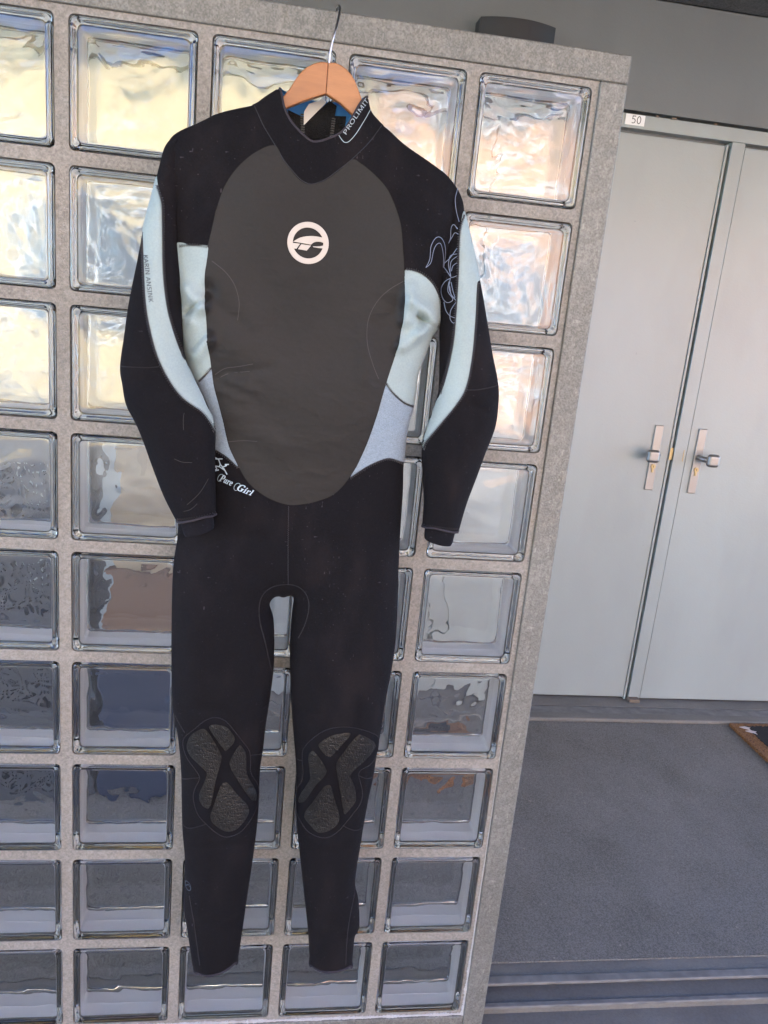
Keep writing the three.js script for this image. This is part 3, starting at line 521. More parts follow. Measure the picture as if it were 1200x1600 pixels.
  e6: ['sleeveB', [[789,1244],[858,1238]], 0.012, 0.003],
  e7: ['sleeveB', [[780.5,1170],[841.5,1191.5]], 0.01, -0.0025],
  e8: ['sleeveB', [[795.5,1279],[835,1238]], 0.007, -0.002],
  k1: ['body', [[408.5,771],[471.5,770]], 0.012, -0.003],
  k2: ['body', [[532,807.5],[502,783.5]], 0.01, -0.0025],
  k3: ['body', [[432.5,495.5],[526,504.5]], 0.012, -0.003],
  k4: ['body', [[634,484],[727,489.5]], 0.012, -0.003],
  k5: ['body', [[595,773],[635.5,762.5]], 0.01, -0.0025],
  q1: ['body', [[523,973],[445.5,1039.5]], 0.016, 0.003],
  q2: ['body', [[610.5,969.5],[686.5,1050.5]], 0.016, 0.003],
  q3: ['body', [[437.5,341.5],[522,343.5]], 0.009, -0.0025],
  q4: ['body', [[648.5,321],[737.5,309.5]], 0.009, -0.0025],
  q5: ['body', [[422,875.5],[426.5,1024]], 0.02, 0.0035],
  q6: ['body', [[722.5,882],[716.5,1069.5]], 0.02, 0.0035],
  q7: ['body', [[415,1052.5],[512.5,1078]], 0.012, -0.0025],
  q8: ['body', [[738,1087.5],[633,1073.5]], 0.012, -0.0025],
  s1: ['body', [[423,1611.5],[375.5,1565.5]], 0.012, -0.0025],
  s2: ['body', [[662,1656.5],[762.5,1589.5]], 0.014, -0.0025],
  s3: ['body', [[426,1544.5],[387,1499.5]], 0.01, 0.003],
  s4: ['body', [[705,1573.5],[759.5,1527]], 0.012, 0.003],
  c1: ['body', [[436,1423.5],[483,1383]], 0.012, -0.003],
  c2: ['body', [[444.5,1314.5],[518,1335]], 0.008, -0.0022],
  c3: ['body', [[699.5,1439],[665.5,1389.5]], 0.014, -0.0025],
  c4: ['body', [[465,1268.5],[544,1217]], 0.02, 0.003],
  c5: ['body', [[486.5,1576],[561.5,1389.5]], 0.03, 0.0025],
  g1: ['body', [[732.5,1429],[773.5,1410.5]], 0.0045, -0.009],
  g2: ['body', [[394.5,1401.5],[418.5,1422.5]], 0.0045, -0.008],
  g3: ['body', [[405,1349.5],[425.5,1374]], 0.004, -0.0045],
 },
 prints: {
  emblem: ['body', [[563,1515.5]]],
  emblemR: ['body', [[592.5,1518.5]]],
  emblemT: ['body', [[561,1544]]],
  p1: ['sleeveB', [[778,1617],[773.5,1601],[776,1584.5],[782,1568.5]]],
  p2: ['sleeveB', [[769,1534],[772.5,1543],[772,1558.5],[775,1564],[780.5,1558]]],
  p2b: ['sleeveB', [[769,1534],[774,1545],[777.5,1552.5],[782,1551]]],
  p3: ['body', [[737,1499],[741.5,1511.5],[741,1529],[746,1540.5],[753.5,1543],[761.5,1536],[766,1523],[767,1504.5]]],
  p3b: ['body', [[737,1499],[744,1507],[746,1525],[750,1533.5],[756,1533.5],[763,1518.5],[766,1502.5]]],
  p4: ['sleeveB', [[782.5,1531],[775,1517],[768,1506.5],[773,1497.5],[778.5,1490.5],[774,1506],[775,1519.5],[783,1523]]],
  p5: ['sleeveB', [[783.5,1519.5],[777,1512.5],[776.5,1501.5],[778.5,1489.5],[786,1492]]],
  p6: ['sleeveB', [[779,1488.5],[772,1482.5],[769,1471],[772.5,1457.5],[778.5,1452.5],[784.5,1458],[777,1469],[777,1483]]],
  p7: ['sleeveB', [[778,1487],[778,1474],[782.5,1463],[789,1456.5]]],
  p8: ['sleeveB', [[774,1453],[777.5,1441],[783.5,1433.5],[791,1431.5]]],
  p9: ['sleeveB', [[789,1454.5],[783.5,1442],[784,1429.5],[789,1423.5],[792,1428.5]]],
  p10: ['sleeveB', [[766,1514.5],[761,1510.5],[758.5,1502.5],[765.5,1497],[768,1506.5]]],
  p11: ['sleeveB', [[784.5,1510.5],[779.5,1505.5],[778.5,1498]]],
  p12: ['sleeveB', [[779.5,1482.5],[783.5,1469.5],[787,1460],[781.5,1465],[778.5,1476.5]]],
  star: ['body', [[444.5,1191.5],[451.5,1185.5],[460,1172],[466,1170],[455,1177],[451,1178.5]]],
  text1: ['body', [[448,1154],[472,1147]]],
  text2: ['body', [[473,1144],[503,1135]]],
  name: ['sleeveA', [[335.5,1476],[346,1410]]],
  brand: ['body', [[606.5,1664],[637.5,1718]]],
  brandline: ['body', [[596,1663],[602.5,1656],[606.5,1655],[611,1657],[620,1668.5],[632,1691],[638.5,1706]]],
  ankle: ['body', [[428,411]]],
 },
 scuffs: {
  c1: ['body', [[430,1477.5],[449,1464.5],[462.5,1448],[470,1426.5],[470.5,1409],[469.5,1399.5]]],
  c2: ['body', [[705.5,1476],[689,1465.5],[673.5,1450],[662,1429],[657.5,1405.5],[660.5,1379],[670.5,1352.5],[681,1332.5]]],
  c3: ['body', [[440.5,1319],[455,1329.5],[473.5,1334],[494.5,1339.5]]],
  c4: ['body', [[444.5,1312.5],[462.5,1323],[490.5,1328]]],
  c5: ['body', [[464,1219.5],[486,1224],[507,1225]]],
  s1: ['sleeveA', [[401.5,1264],[400.5,1255],[401.5,1239.5]]],
  s2: ['sleeveA', [[390,1197],[401,1193],[415,1192.5]]],
  s3: ['sleeveA', [[438.5,1168],[428,1149],[411,1131.5]]],
  s4: ['sleeveA', [[425,1133],[416.5,1125],[406.5,1121]]],
 },
 knees: {
  padL: [[432.5,738],[444.5,751],[458.5,758],[473,756.5],[485.5,747],[507.5,716],[521,692.5],[524,670],[525.5,647],[537.5,616],[542,588.5],[539,567],[529,550.5],[515.5,536.5],[500,529.5],[487,527.5],[472,536],[456.5,551],[440.5,570],[432.5,598],[434.5,620],[441.5,642],[434.5,657],[418,677],[411.5,697.5],[415.5,717]],
  padR: [[612.5,683],[614.5,697.5],[624,716.5],[641,735],[661,743],[688,744],[714.5,735.5],[738,718],[744.5,698],[743,675],[731.5,662.5],[714.5,656],[712,644.5],[719,622],[723,600.5],[719,581.5],[702.5,557.5],[687,535],[671,521.5],[654,520],[634.5,527],[621.5,540],[611.5,554.5],[608.5,573],[609.5,602.5],[615.5,627],[616.5,645.5],[614,664.5]],
  L0: [[453,740],[460,746.5],[472.5,745.5],[485.5,739.5],[497.5,717.5],[484,696.5],[476,703.5],[464,720.5]],
  L1: [[425,724],[440.5,737.5],[450,735],[461,718],[472.5,696],[477,682.5],[473.5,660.5],[468.5,635],[462.5,590.5],[453,587.5],[445,596.5],[441.5,611.5],[448.5,635.5],[452,654],[439.5,670],[424,687.5],[419,705.5]],
  L2: [[503.5,706.5],[512,699],[517,684.5],[520,648],[533.5,612.5],[535.5,592],[530.5,588.5],[519.5,608],[500,645.5],[490.5,665.5],[490,678]],
  L3: [[482,635],[490,633.5],[503.5,614.5],[525.5,579],[514,551.5],[499.5,541],[486,542],[471.5,552],[461.5,567],[468,598.5],[476,627.5]],
  R0: [[636.5,710.5],[649.5,724.5],[667.5,732],[690.5,733],[677.5,712],[662.5,692.5],[655.5,689],[646,695.5]],
  R1: [[622,685.5],[624.5,694],[629.5,698],[642.5,684],[654,663.5],[654,653],[640,629],[623.5,588.5],[615,585],[615,599],[621.5,620],[627.5,640.5],[625.5,663]],
  R2: [[700.5,727.5],[711,727.5],[727.5,715],[735.5,703.5],[727.5,686.5],[707.5,667],[699.5,656],[698,645.5],[707,624],[711.5,600.5],[706,585.5],[693.5,568.5],[689,580.5],[680,620.5],[672.5,653.5],[669.5,674.5],[679,694.5]],
  R3: [[659,631],[666,627],[672.5,605],[686,559.5],[675,540],[657.5,532],[646.5,533.5],[634,546],[624,564.5],[635.5,592.5],[650.5,624.5]],
 },
};

// ---------- the wetsuit ----------
const mm = (l) => l.map(([x, y]) => [x / 1000, y / 1000]);
const SHAPES = { body: BODY, sleeveA: SLEEVE_A, sleeveB: SLEEVE_B };
for (const [k, S] of Object.entries(SHAPES)) {
  const seg = {}; for (const [n, l] of Object.entries(D[k])) seg[n] = spline(mm(l), false, 0.005);
  const order = k === 'body' ? ['left', 'hemL', 'inner', 'hemR', 'right', 'neckFront'] : ['outer', 'hem', 'inner'];
  const ring = (o) => o.flatMap((n) => seg[n].slice(0, -1));
  S.seg = seg; S.front = ring(order); S.backOutline = k === 'body' ? ring([...order.slice(0, 5), 'neckBack']) : S.front;
  S.rims = (k === 'body' ? ['left', 'inner', 'right'] : ['outer', 'inner']).map((n) => seg[n]);
  S.folds = [];
}
function surface(S, x, y, back = false) {                    // point and outward normal of the swollen shape
  const T = S.T(y), R = S.R(y), e = 0.0015;
  const d = distTo(S.rims, x, y), u = 1 - Math.min(1, d / R);
  let ox = 0, oy = 0;
  if (u > 0) { ox = -(distTo(S.rims, x + e, y) - distTo(S.rims, x - e, y)); oy = -(distTo(S.rims, x, y + e) - distTo(S.rims, x, y - e)); const l = Math.hypot(ox, oy); if (l > 1e-6 && d > 0.0004) { ox /= l; oy /= l; } else if (l > 1e-6) { ox /= l; oy /= l; } }
  const c = Math.sqrt(Math.max(0, 1 - u * u));
  if (back) return { p: [x, y, S.zc(y) - T * c], n: [ox * u / R, oy * u / R, -c / T], d };
  const z = swell(S, x, y), w = (a, b) => swell(S, a, b) - S.T(b) * Math.sqrt(Math.max(0, 1 - (1 - Math.min(1, distTo(S.rims, a, b) / S.R(b))) ** 2));
  let gx = 0, gy = 0;
  if (d > 0.004) { gx = (w(x + e, y) - w(x - e, y)) / (2 * e); gy = (w(x, y + e) - w(x, y - e)) / (2 * e); }
  return { p: [x, y, z], n: [ox * u / R - c / T * gx, oy * u / R - c / T * gy, c / T], d };
}
const unit = (n) => { const l = Math.hypot(...n) || 1; return [n[0] / l, n[1] / l, n[2] / l]; };
function lifted(S, x, y, h) { const s = surface(S, x, y), n = unit(s.n); return [s.p[0] + n[0] * h, s.p[1] + n[1] * h, s.p[2] + n[2] * h]; }
function delaunay(pts) {                                     // sweep over points sorted by x, circumcircles kept open until passed
  const n = pts.length, order = Array.from({ length: n }, (_, i) => i).sort((a, b) => pts[a][0] - pts[b][0] || pts[a][1] - pts[b][1]);
  const all = [...pts, [-20, -10], [20, -10], [0, 30]];
  const circle = (i, j, k) => {
    const [x1, y1] = all[i], [x2, y2] = all[j], [x3, y3] = all[k], dd = 2 * (x1 * (y2 - y3) + x2 * (y3 - y1) + x3 * (y1 - y2));
    if (Math.abs(dd) < 1e-16) return null;
    const a = x1 * x1 + y1 * y1, b = x2 * x2 + y2 * y2, c = x3 * x3 + y3 * y3;
    const x = (a * (y2 - y3) + b * (y3 - y1) + c * (y1 - y2)) / dd, y = (a * (x3 - x2) + b * (x1 - x3) + c * (x2 - x1)) / dd;
    return { i, j, k, x, y, r: (x1 - x) ** 2 + (y1 - y) ** 2 };
  };
  let open = [circle(n, n + 1, n + 2)]; const closed = [];
  for (const c of order) {
    const [px, py] = all[c], edges = new Map(), keep = [];
    for (const t of open) {
      const dx = px - t.x;
      if (dx > 0 && dx * dx > t.r) { closed.push(t); continue; }
      const dy = py - t.y;
      if (dx * dx + dy * dy - t.r > 1e-13) { keep.push(t); continue; }
      for (const [a, b] of [[t.i, t.j], [t.j, t.k], [t.k, t.i]]) { const key = a < b ? a * 100000 + b : b * 100000 + a; edges.has(key) ? edges.set(key, null) : edges.set(key, [a, b]); }
    }
    open = keep;
    for (const e of edges.values()) if (e) { const t = circle(e[0], e[1], c); if (t) open.push(t); }
  }
  return [...closed, ...open].filter((t) => t.i < n && t.j < n && t.k < n).map((t) => {
    const [a, b, c] = [pts[t.i], pts[t.j], pts[t.k]];
    return (b[0] - a[0]) * (c[1] - a[1]) - (b[1] - a[1]) * (c[0] - a[0]) > 0 ? [t.i, t.j, t.k] : [t.i, t.k, t.j];
  });
}
function poolOf(S, outline) {                                // the points a shape is meshed from: rim, rings near it, a hexagonal field
  const rnd = random(99), pts = outline.map((p) => p.slice());
  const N = outline.length;
  for (const off of [0.0008, 0.0024, 0.0052, 0.0092]) for (let i = 0; i < N; i++) {
    const a = outline[(i + N - 1) % N], b = outline[(i + 1) % N], p = outline[i], l = Math.hypot(b[0] - a[0], b[1] - a[1]) || 1;
    for (const s of [1, -1]) { const q = [p[0] - s * (b[1] - a[1]) / l * off, p[1] + s * (b[0] - a[0]) / l * off]; if (inside(outline, q[0], q[1]) && distTo(S.loops(outline), q[0], q[1]) > off * 0.85) pts.push(q); }
  }
  const st = 0.0085, loops = S.loops(outline);
  for (let y = 0.12, r = 0; y < 1.8; y += st * 0.866, r++) for (let x = 0.1 + (r % 2) * st / 2; x < 1; x += st) {
    const q = [x + (rnd() - 0.5) * 0.001, y + (rnd() - 0.5) * 0.001];
    if (inside(outline, q[0], q[1]) && distTo(loops, q[0], q[1]) > 0.0125) pts.push(q);
  }
  for (const [ax, ay, bx, by, w, h] of S.folds) if (Math.abs(h) >= 0.008 || w < 0.005) {   // finer where the cloth is sharply folded
    const L = Math.hypot(bx - ax, by - ay);
    for (let i = -4; i < L / 0.0035 + 4; i++) for (let j = -6; j <= 6; j++) { const q = [ax + (bx - ax) / L * i * 0.0035 - (by - ay) / L * j * 0.0035 + (rnd() - 0.5) * 4e-4, ay + (by - ay) / L * i * 0.0035 + (bx - ax) / L * j * 0.0035 + (rnd() - 0.5) * 4e-4]; if (inside(outline, q[0], q[1]) && distTo(loops, q[0], q[1]) > 0.0125 && !(Math.abs(j) > 3 && w < 0.005)) pts.push(q); }
  }
  return pts;
}
function meshFrom(pts, tris, at) {
  const pos = [], nor = [], uv = [];
  for (const [x, y] of pts) { const s = at(x, y); pos.push(...s.p); nor.push(...unit(s.n)); uv.push(x, y); }
  const g = new THREE.BufferGeometry();
  g.setAttribute('position', new THREE.Float32BufferAttribute(pos, 3)); g.setAttribute('normal', new THREE.Float32BufferAttribute(nor, 3)); g.setAttribute('uv', new THREE.Float32BufferAttribute(uv, 2));
  g.setIndex(tris.flat());
  return g;
}
const centreIn = (outline, pts) => (t) => inside(outline, (pts[t[0]][0] + pts[t[1]][0] + pts[t[2]][0]) / 3, (pts[t[0]][1] + pts[t[1]][1] + pts[t[2]][1]) / 3);
for (const S of Object.values(SHAPES)) {
  S.loops = (o) => [[...o, o[0]]];
  for (const [sh, l, w, h] of Object.values(D.folds)) if (SHAPES[sh] === S) S.folds.push([l[0][0] / 1000, l[0][1] / 1000, l[1][0] / 1000, l[1][1] / 1000, w, h]);
}
// deeper slack where the neoprene has been crushed
BODY.folds.push([0.405, 1.40, 0.425, 1.435, 0.012, -0.01], [0.74, 1.425, 0.77, 1.40, 0.008, -0.01], [0.47, 1.36, 0.50, 1.42, 0.02, 0.002], [0.66, 1.33, 0.655, 1.40, 0.012, 0.003], [0.5, 1.30, 0.46, 1.315, 0.007, 0.0025], [0.49, 1.285, 0.45, 1.295, 0.006, 0.002]);
for (const S of Object.values(SHAPES)) {
  S.pool = poolOf(S, S.front);
  S.frontMesh = (() => { const t = delaunay(S.pool).filter(centreIn(S.front, S.pool)); return meshFrom(S.pool, t, (x, y) => surface(S, x, y)); })();
  S.backMesh = (() => { const p = S.backOutline === S.front ? S.pool : poolOf(S, S.backOutline); const t = delaunay(p).filter(centreIn(S.backOutline, p)).map(([a, b, c]) => [a, c, b]); return meshFrom(p, t, (x, y) => surface(S, x, y, true)); })();
}
function panel(S, outline, lift, shrink = 0.0016) {          // a piece of cloth or rubber lying on the shape, its edge rolled down
  const loop = [[...outline, outline[0]]];
  const within = (q) => inside(S.front, q[0], q[1]);
  const pts = [...outline.filter(within), ...S.pool.filter((q) => inside(outline, q[0], q[1]) && distTo(loop, q[0], q[1]) > 0.0028)];
  const inner = []; // a second row just inside the edge carries the full thickness
  const N = outline.length;
  for (let i = 0; i < N; i++) { const a = outline[(i + N - 1) % N], b = outline[(i + 1) % N], p = outline[i], l = Math.hypot(b[0] - a[0], b[1] - a[1]) || 1; for (const s of [1, -1]) { const q = [p[0] - s * (b[1] - a[1]) / l * shrink, p[1] + s * (b[0] - a[0]) / l * shrink]; if (inside(outline, q[0], q[1]) && within(q) && distTo(loop, q[0], q[1]) > shrink * 0.85) inner.push(q); } }
  pts.push(...inner);
  const t = delaunay(pts).filter((v) => centreIn(outline, pts)(v) && centreIn(S.front, pts)(v));
  return meshFrom(pts, t, (x, y) => { const s = surface(S, x, y), n = unit(s.n), h = -0.0004 + (lift + 0.0004) * smooth(0, shrink, distTo(loop, x, y)); return { p: [s.p[0] + n[0] * h, s.p[1] + n[1] * h, s.p[2] + n[2] * h], n }; });
}
function rod(points, r, sides = 3) {                         // a thin bent thread through many points
  const pos = [], nor = [], idx = [];
  points.forEach((p, i) => {
    const a = points[Math.max(0, i - 1)], b = points[Math.min(points.length - 1, i + 1)], t = unit([b[0] - a[0], b[1] - a[1], b[2] - a[2]]);
    const u = unit([t[1], -t[0], 0.001]), v = [t[1] * u[2] - t[2] * u[1], t[2] * u[0] - t[0] * u[2], t[0] * u[1] - t[1] * u[0]];
    for (let k = 0; k < sides; k++) { const q = 2 * Math.PI * k / sides, n = [0, 1, 2].map((j) => Math.cos(q) * u[j] + Math.sin(q) * v[j]); pos.push(p[0] + n[0] * r, p[1] + n[1] * r, p[2] + n[2] * r); nor.push(...n); }
    if (i) for (let k = 0; k < sides; k++) { const a0 = (i - 1) * sides + k, b0 = (i - 1) * sides + (k + 1) % sides; idx.push(a0, b0, a0 + sides, b0, b0 + sides, a0 + sides); }
  });
  const g = new THREE.BufferGeometry();
  g.setAttribute('position', new THREE.Float32BufferAttribute(pos, 3)); g.setAttribute('normal', new THREE.Float32BufferAttribute(nor, 3)); g.setAttribute('uv', new THREE.Float32BufferAttribute(new Float32Array(pos.length / 3 * 2), 2));
  g.setIndex(idx);
  return g;
}
function stitch(S, path, width, pitch, r, lift) {            // zigzag thread along a seam
  const l = resample(path, pitch), out = [];
  l.forEach((p, i) => { const a = l[Math.max(0, i - 1)], b = l[Math.min(l.length - 1, i + 1)], d = Math.hypot(b[0] - a[0], b[1] - a[1]) || 1, s = (i % 2 ? 1 : -1) * width / 2; const x = p[0] - (b[1] - a[1]) / d * s, y = p[1] + (b[0] - a[0]) / d * s; if (inside(S.front, x, y)) out.push(lifted(S, x, y, lift)); });
  return rod(out, r);
}
function line(S, path, r, lift, step = 0.003) { return rod(resample(path, step).filter(([x, y]) => inside(S.front, x, y)).map(([x, y]) => lifted(S, x, y, lift)), r, 5); }
function ribbon(S, path, width, lift, step = 0.0015) {       // a printed line, flat on the cloth
  const l = resample(path, step).filter(([x, y]) => inside(S.front, x, y)), pos = [], idx = [];
  l.forEach((p, i) => { const a = l[Math.max(0, i - 1)], b = l[Math.min(l.length - 1, i + 1)], d = Math.hypot(b[0] - a[0], b[1] - a[1]) || 1; for (const s of [-0.5, 0.5]) pos.push(...lifted(S, p[0] - (b[1] - a[1]) / d * s * width, p[1] + (b[0] - a[0]) / d * s * width, lift)); if (i) idx.push(2 * i - 2, 2 * i, 2 * i - 1, 2 * i - 1, 2 * i, 2 * i + 1); });
  const g = new THREE.BufferGeometry(); g.setAttribute('position', new THREE.Float32BufferAttribute(pos, 3)); g.setIndex(idx); g.computeVertexNormals(); g.setAttribute('uv', new THREE.Float32BufferAttribute(new Float32Array(pos.length / 3 * 2), 2));
  return g;
}
function decal(S, from, to, height, lift, nx = 16, ny = 4) { // a strip of print laid on the cloth, baseline from one point to another
  const dx = to[0] - from[0], dy = to[1] - from[1], L = Math.hypot(dx, dy), px = -dy / L * height, py = dx / L * height, pos = [], uv = [], idx = [];
  for (let j = 0; j <= ny; j++) for (let i = 0; i <= nx; i++) { pos.push(...lifted(S, from[0] + dx * i / nx + px * j / ny, from[1] + dy * i / nx + py * j / ny, lift)); uv.push(i / nx, j / ny); }
  for (let j = 0; j < ny; j++) for (let i = 0; i < nx; i++) { const a = j * (nx + 1) + i; idx.push(a, a + 1, a + nx + 1, a + 1, a + nx + 2, a + nx + 1); }
  const g = new THREE.BufferGeometry(); g.setAttribute('position', new THREE.Float32BufferAttribute(pos, 3)); g.setAttribute('uv', new THREE.Float32BufferAttribute(uv, 2)); g.setIndex(idx); g.computeVertexNormals();
  return g;
}
const suit = thing('wetsuit', 'black full length wetsuit with pale blue side panels hanging on the glass block wall', 'wetsuit', [0.57, 0.19, 0.066]);
part('suit_front', BODY.frontMesh, matNeoprene, suit);
part('suit_back', BODY.backMesh, matNeoprene, suit);
const sleeveOf = { sleeveA: part('sleeve', mergeGeometries([SLEEVE_A.frontMesh, SLEEVE_A.backMesh]), matNeoprene, suit), sleeveB: part('sleeve', mergeGeometries([SLEEVE_B.frontMesh, SLEEVE_B.backMesh]), matNeoprene, suit) };
const sub = (name, g, m, parent, label) => { const o = new THREE.Mesh(g, m); o.name = name; o.castShadow = o.receiveShadow = true; parent.add(o); if (label) o.userData.label = label; return o; };
const outlineOf = (n) => spline(mm(D.panels[n][1]), true, 0.0035).slice(0, -1);
const onBody = (n, name, m, lift, label) => part(name, panel(SHAPES[D.panels[n][0]], outlineOf(n), lift), m, suit, label);
for (const [n, m, lift] of [['sideL', matAqua, 0.0015], ['sideR', matAqua, 0.0015], ['waistL', matHeather, 0.0013], ['waistR', matHeather, 0.0013]]) onBody(n, n.startsWith('side') ? 'side_panel' : 'waist_panel', m, lift, n.startsWith('side') ? 'pale aqua cloth side panel' : 'heather blue cloth waist panel');
const chest = onBody('chest', 'chest_panel', matChest, 0.0016, 'dark grey smooth rubber chest panel');
const collar = onBody('collar', 'collar', matNeoprene, 0.001);
for (const n of ['stripeA', 'stripeB']) sub('sleeve_stripe', panel(SHAPES[D.panels[n][0]], outlineOf(n), 0.001), matAqua, sleeveOf[D.panels[n][0]], 'pale aqua stripe down the sleeve');
// rolled edges and the loose inner cuffs
part('neck_binding', rod(BODY.seg.neckFront.map(([x, y]) => { const s = surface(BODY, x, y), n = unit(s.n); return [x - n[0] * 0.0002, y, s.p[2] - 0.0008]; }), 0.0018, 8), matNeoprene, suit);
part('neck_binding', rod(BODY.seg.neckBack.map(([x, y]) => [x, y, surface(BODY, x, y, true).p[2] + 0.001]), 0.0016, 8), matLining, suit, 'blue edge of the back of the neck');
for (const n of ['hemL', 'hemR']) {
  const f = BODY.seg[n].map(([x, y]) => surface(BODY, x, y).p), b = BODY.seg[n].map(([x, y]) => surface(BODY, x, y, true).p).reverse();
  part('ankle_hem', rod([...f, ...b, f[0]], 0.0022, 6), matNeoprene, suit);
}
for (const [k, S] of [['sleeveA', SLEEVE_A], ['sleeveB', SLEEVE_B]]) {
  const h = S.seg.hem, f = h.map(([x, y]) => surface(S, x, y).p), b = h.map(([x, y]) => surface(S, x, y, true).p).reverse();
  sub('cuff_hem', rod([...f, ...b, f[0]], 0.0019, 6), matNeoprene, sleeveOf[k]);
  // inner cuff: a short flattened tube that peeps out below the hem
  const c = [0, 1, 2].map((j) => (f[0][j] + f[f.length - 1][j]) / 2), ax = [f[f.length - 1][0] - f[0][0], f[f.length - 1][1] - f[0][1]], hw = Math.hypot(...ax) / 2, dir = [ax[0] / hw / 2, ax[1] / hw / 2], dn = dir[0] > 0 ? [dir[1], -dir[0]] : [-dir[1], dir[0]];
  const pos = [], idx = [], rows = [[0.014, 0.86], [0, 0.84], [-0.008, 0.83], [-0.0185, 0.80], [-0.0225, 0.75], [-0.0215, 0.66]];
  rows.forEach(([o, s]) => { for (let q = 0; q < 28; q++) { const a = q / 28 * 2 * Math.PI, e = Math.cos(a) * hw * s, sag = o * (1 - 0.12 * Math.cos(a)) + (o < -0.01 ? -0.0025 * Math.abs(Math.sin(a)) : 0); pos.push(c[0] + dir[0] * e - dn[0] * sag, c[1] + dir[1] * e - dn[1] * sag, S.zc(c[1]) + Math.sin(a) * 0.0175 * s); } });
  for (let r = 0; r + 1 < rows.length; r++) for (let q = 0; q < 28; q++) { const a = r * 28 + q, b2 = r * 28 + (q + 1) % 28; idx.push(a, a + 28, b2, b2, a + 28, b2 + 28); }
  const g = new THREE.BufferGeometry(); g.setAttribute('position', new THREE.Float32BufferAttribute(pos, 3)); g.setIndex(idx); g.computeVertexNormals(); g.setAttribute('uv', new THREE.Float32BufferAttribute(pos.flatMap((_, i) => (i % 3 === 2 ? [] : [pos[i]])), 2));
  sub('inner_cuff', g, matNeopreneDark, sleeveOf[k]);
}
// knees: pad, raised leather cells
for (const [pad, cells] of [['padL', 'L'], ['padR', 'R']]) {
  const p = part('knee_pad', panel(BODY, spline(mm(D.knees[pad]), true, 0.003).slice(0, -1), 0.0018), matPad, suit);
  for (let k = 0; k < 4; k++) sub('leather_cell', panel(BODY, spline(mm(D.knees[cells + k]), true, 0.0025).slice(0, -1), 0.0072, 0.0026), matLeather, p);
  const rim = spline(mm(D.knees[pad]), true, 0.003);
  sub('stitching', stitch(BODY, rim, 0.0012, 0.0022, 0.00035, 0.0012), matThreadDim, p);
}
// seams
const seamLook = { topL: 'b', topR: 'b', splitL: 'b', splitR: 'b', lowL: 'b', lowR: 'b', saR: 'b', saL: 'g', sbL: 'b', sbR: 'g' };
for (const [n, [sh, l]] of Object.entries(D.seams)) {
  const path = spline(mm(l), false, 0.002), S = SHAPES[sh], host = sleeveOf[sh];
  const wide = seamLook[n], g = wide ? mergeGeometries([stitch(S, path, 0.0036, 0.0012, 0.0005, 0.0016), line(S, path, 0.0009, 0.0006)]) : n === 'collar' ? line(S, path, 0.0007, 0.0007) : n.startsWith('hem') ? stitch(S, path, 0.004, 0.0018, 0.0005, 0.0008) : mergeGeometries([stitch(S, path, 0.0016, 0.0016, 0.00035, 0.0006)]);
  const m = wide ? matThread : n === 'centre' || n.startsWith('hem') ? matThreadDim : n === 'collar' ? matThread : matThreadDim;
  if (host) sub('seam', g, m, host); else part('seam', g, m, suit);
  if (wide) { const edge = stitch(S, path, 0.0046, 0.0017, 0.00028, 0.0019); if (host) sub('stitching', edge, matThreadPale, host); else part('stitching', edge, matThreadPale, suit); }
}
// prints: flowers on the right sleeve, star and script at the hip, the emblem, the words
const flowers = { body: [], sleeveB: [] };
for (const n of ['p1', 'p2', 'p2b', 'p3', 'p3b', 'p4', 'p5', 'p6', 'p7', 'p8', 'p9', 'p10', 'p11', 'p12']) { const [sh, l] = D.prints[n]; flowers[sh].push(ribbon(SHAPES[sh], spline(mm(l), false, 0.0015), 0.0009, 0.0009)); }
sub('flower_print', mergeGeometries(flowers.sleeveB), matPrintDim, sleeveOf.sleeveB);
part('flower_print', mergeGeometries(flowers.body), matPrintDim, suit);
{
  const e = D.prints.emblem[1][0], r = D.prints.emblemR[1][0], t = D.prints.emblemT[1][0];
  const cx = e[0] / 1000, cy = e[1] / 1000, R = Math.hypot(r[0] - e[0], r[1] - e[1]) / 1000, a = Math.atan2(r[1] - e[1], r[0] - e[0]), Rv = Math.hypot(t[0] - e[0], t[1] - e[1]) / 1000;
  const at = ([px, py]) => { const x = (px - 535) / 270 * R, y = -(py - 515) / 285 * Rv; return [cx + x * Math.cos(a) - y * Math.sin(a), cy + x * Math.sin(a) + y * Math.cos(a)]; };
  const circle = (rx, ry, n = 56) => Array.from({ length: n }, (_, k) => at([535 + rx * Math.cos(2 * Math.PI * k / n), 515 + ry * Math.sin(2 * Math.PI * k / n)]));
  const shapes = [[circle(270, 286), [circle(201, 213)]],
    [[[341, 496], [370, 476], [400, 458], [435, 441], [470, 431], [515, 423], [560, 420], [605, 421], [650, 425], [700, 434], [748, 450], [748, 522], [728, 508], [700, 499], [672, 496], [645, 497], [620, 503], [600, 513], [585, 524], [572, 537]].map(at), []],
    [[[445, 530], [572, 549], [515, 618], [400, 598]].map(at), []], [[[326, 511], [432, 525], [382, 593], [340, 590], [326, 560]].map(at), []], [[[596, 558], [640, 560], [690, 557], [745, 545], [738, 588], [680, 584], [605, 572]].map(at), []]];
  const nrm = unit(surface(BODY, cx, cy).n), q = new THREE.Quaternion().setFromUnitVectors(new THREE.Vector3(0, 0, 1), new THREE.Vector3(...nrm));
  const top = lifted(BODY, cx, cy, 0.0025);
  const g = mergeGeometries(shapes.map(([o, hs], i) => { const p = plate(o.map(([x, y]) => [x - cx, y - cy]), -0.001, 0.0012 + i * 0.00003, 0.0003, hs.map((h) => h.map(([x, y]) => [x - cx, y - cy]))); return p; }));
  g.applyQuaternion(q); g.translate(...top);
  sub('emblem', g, matEmblem, chest, 'raised cream round emblem');
}
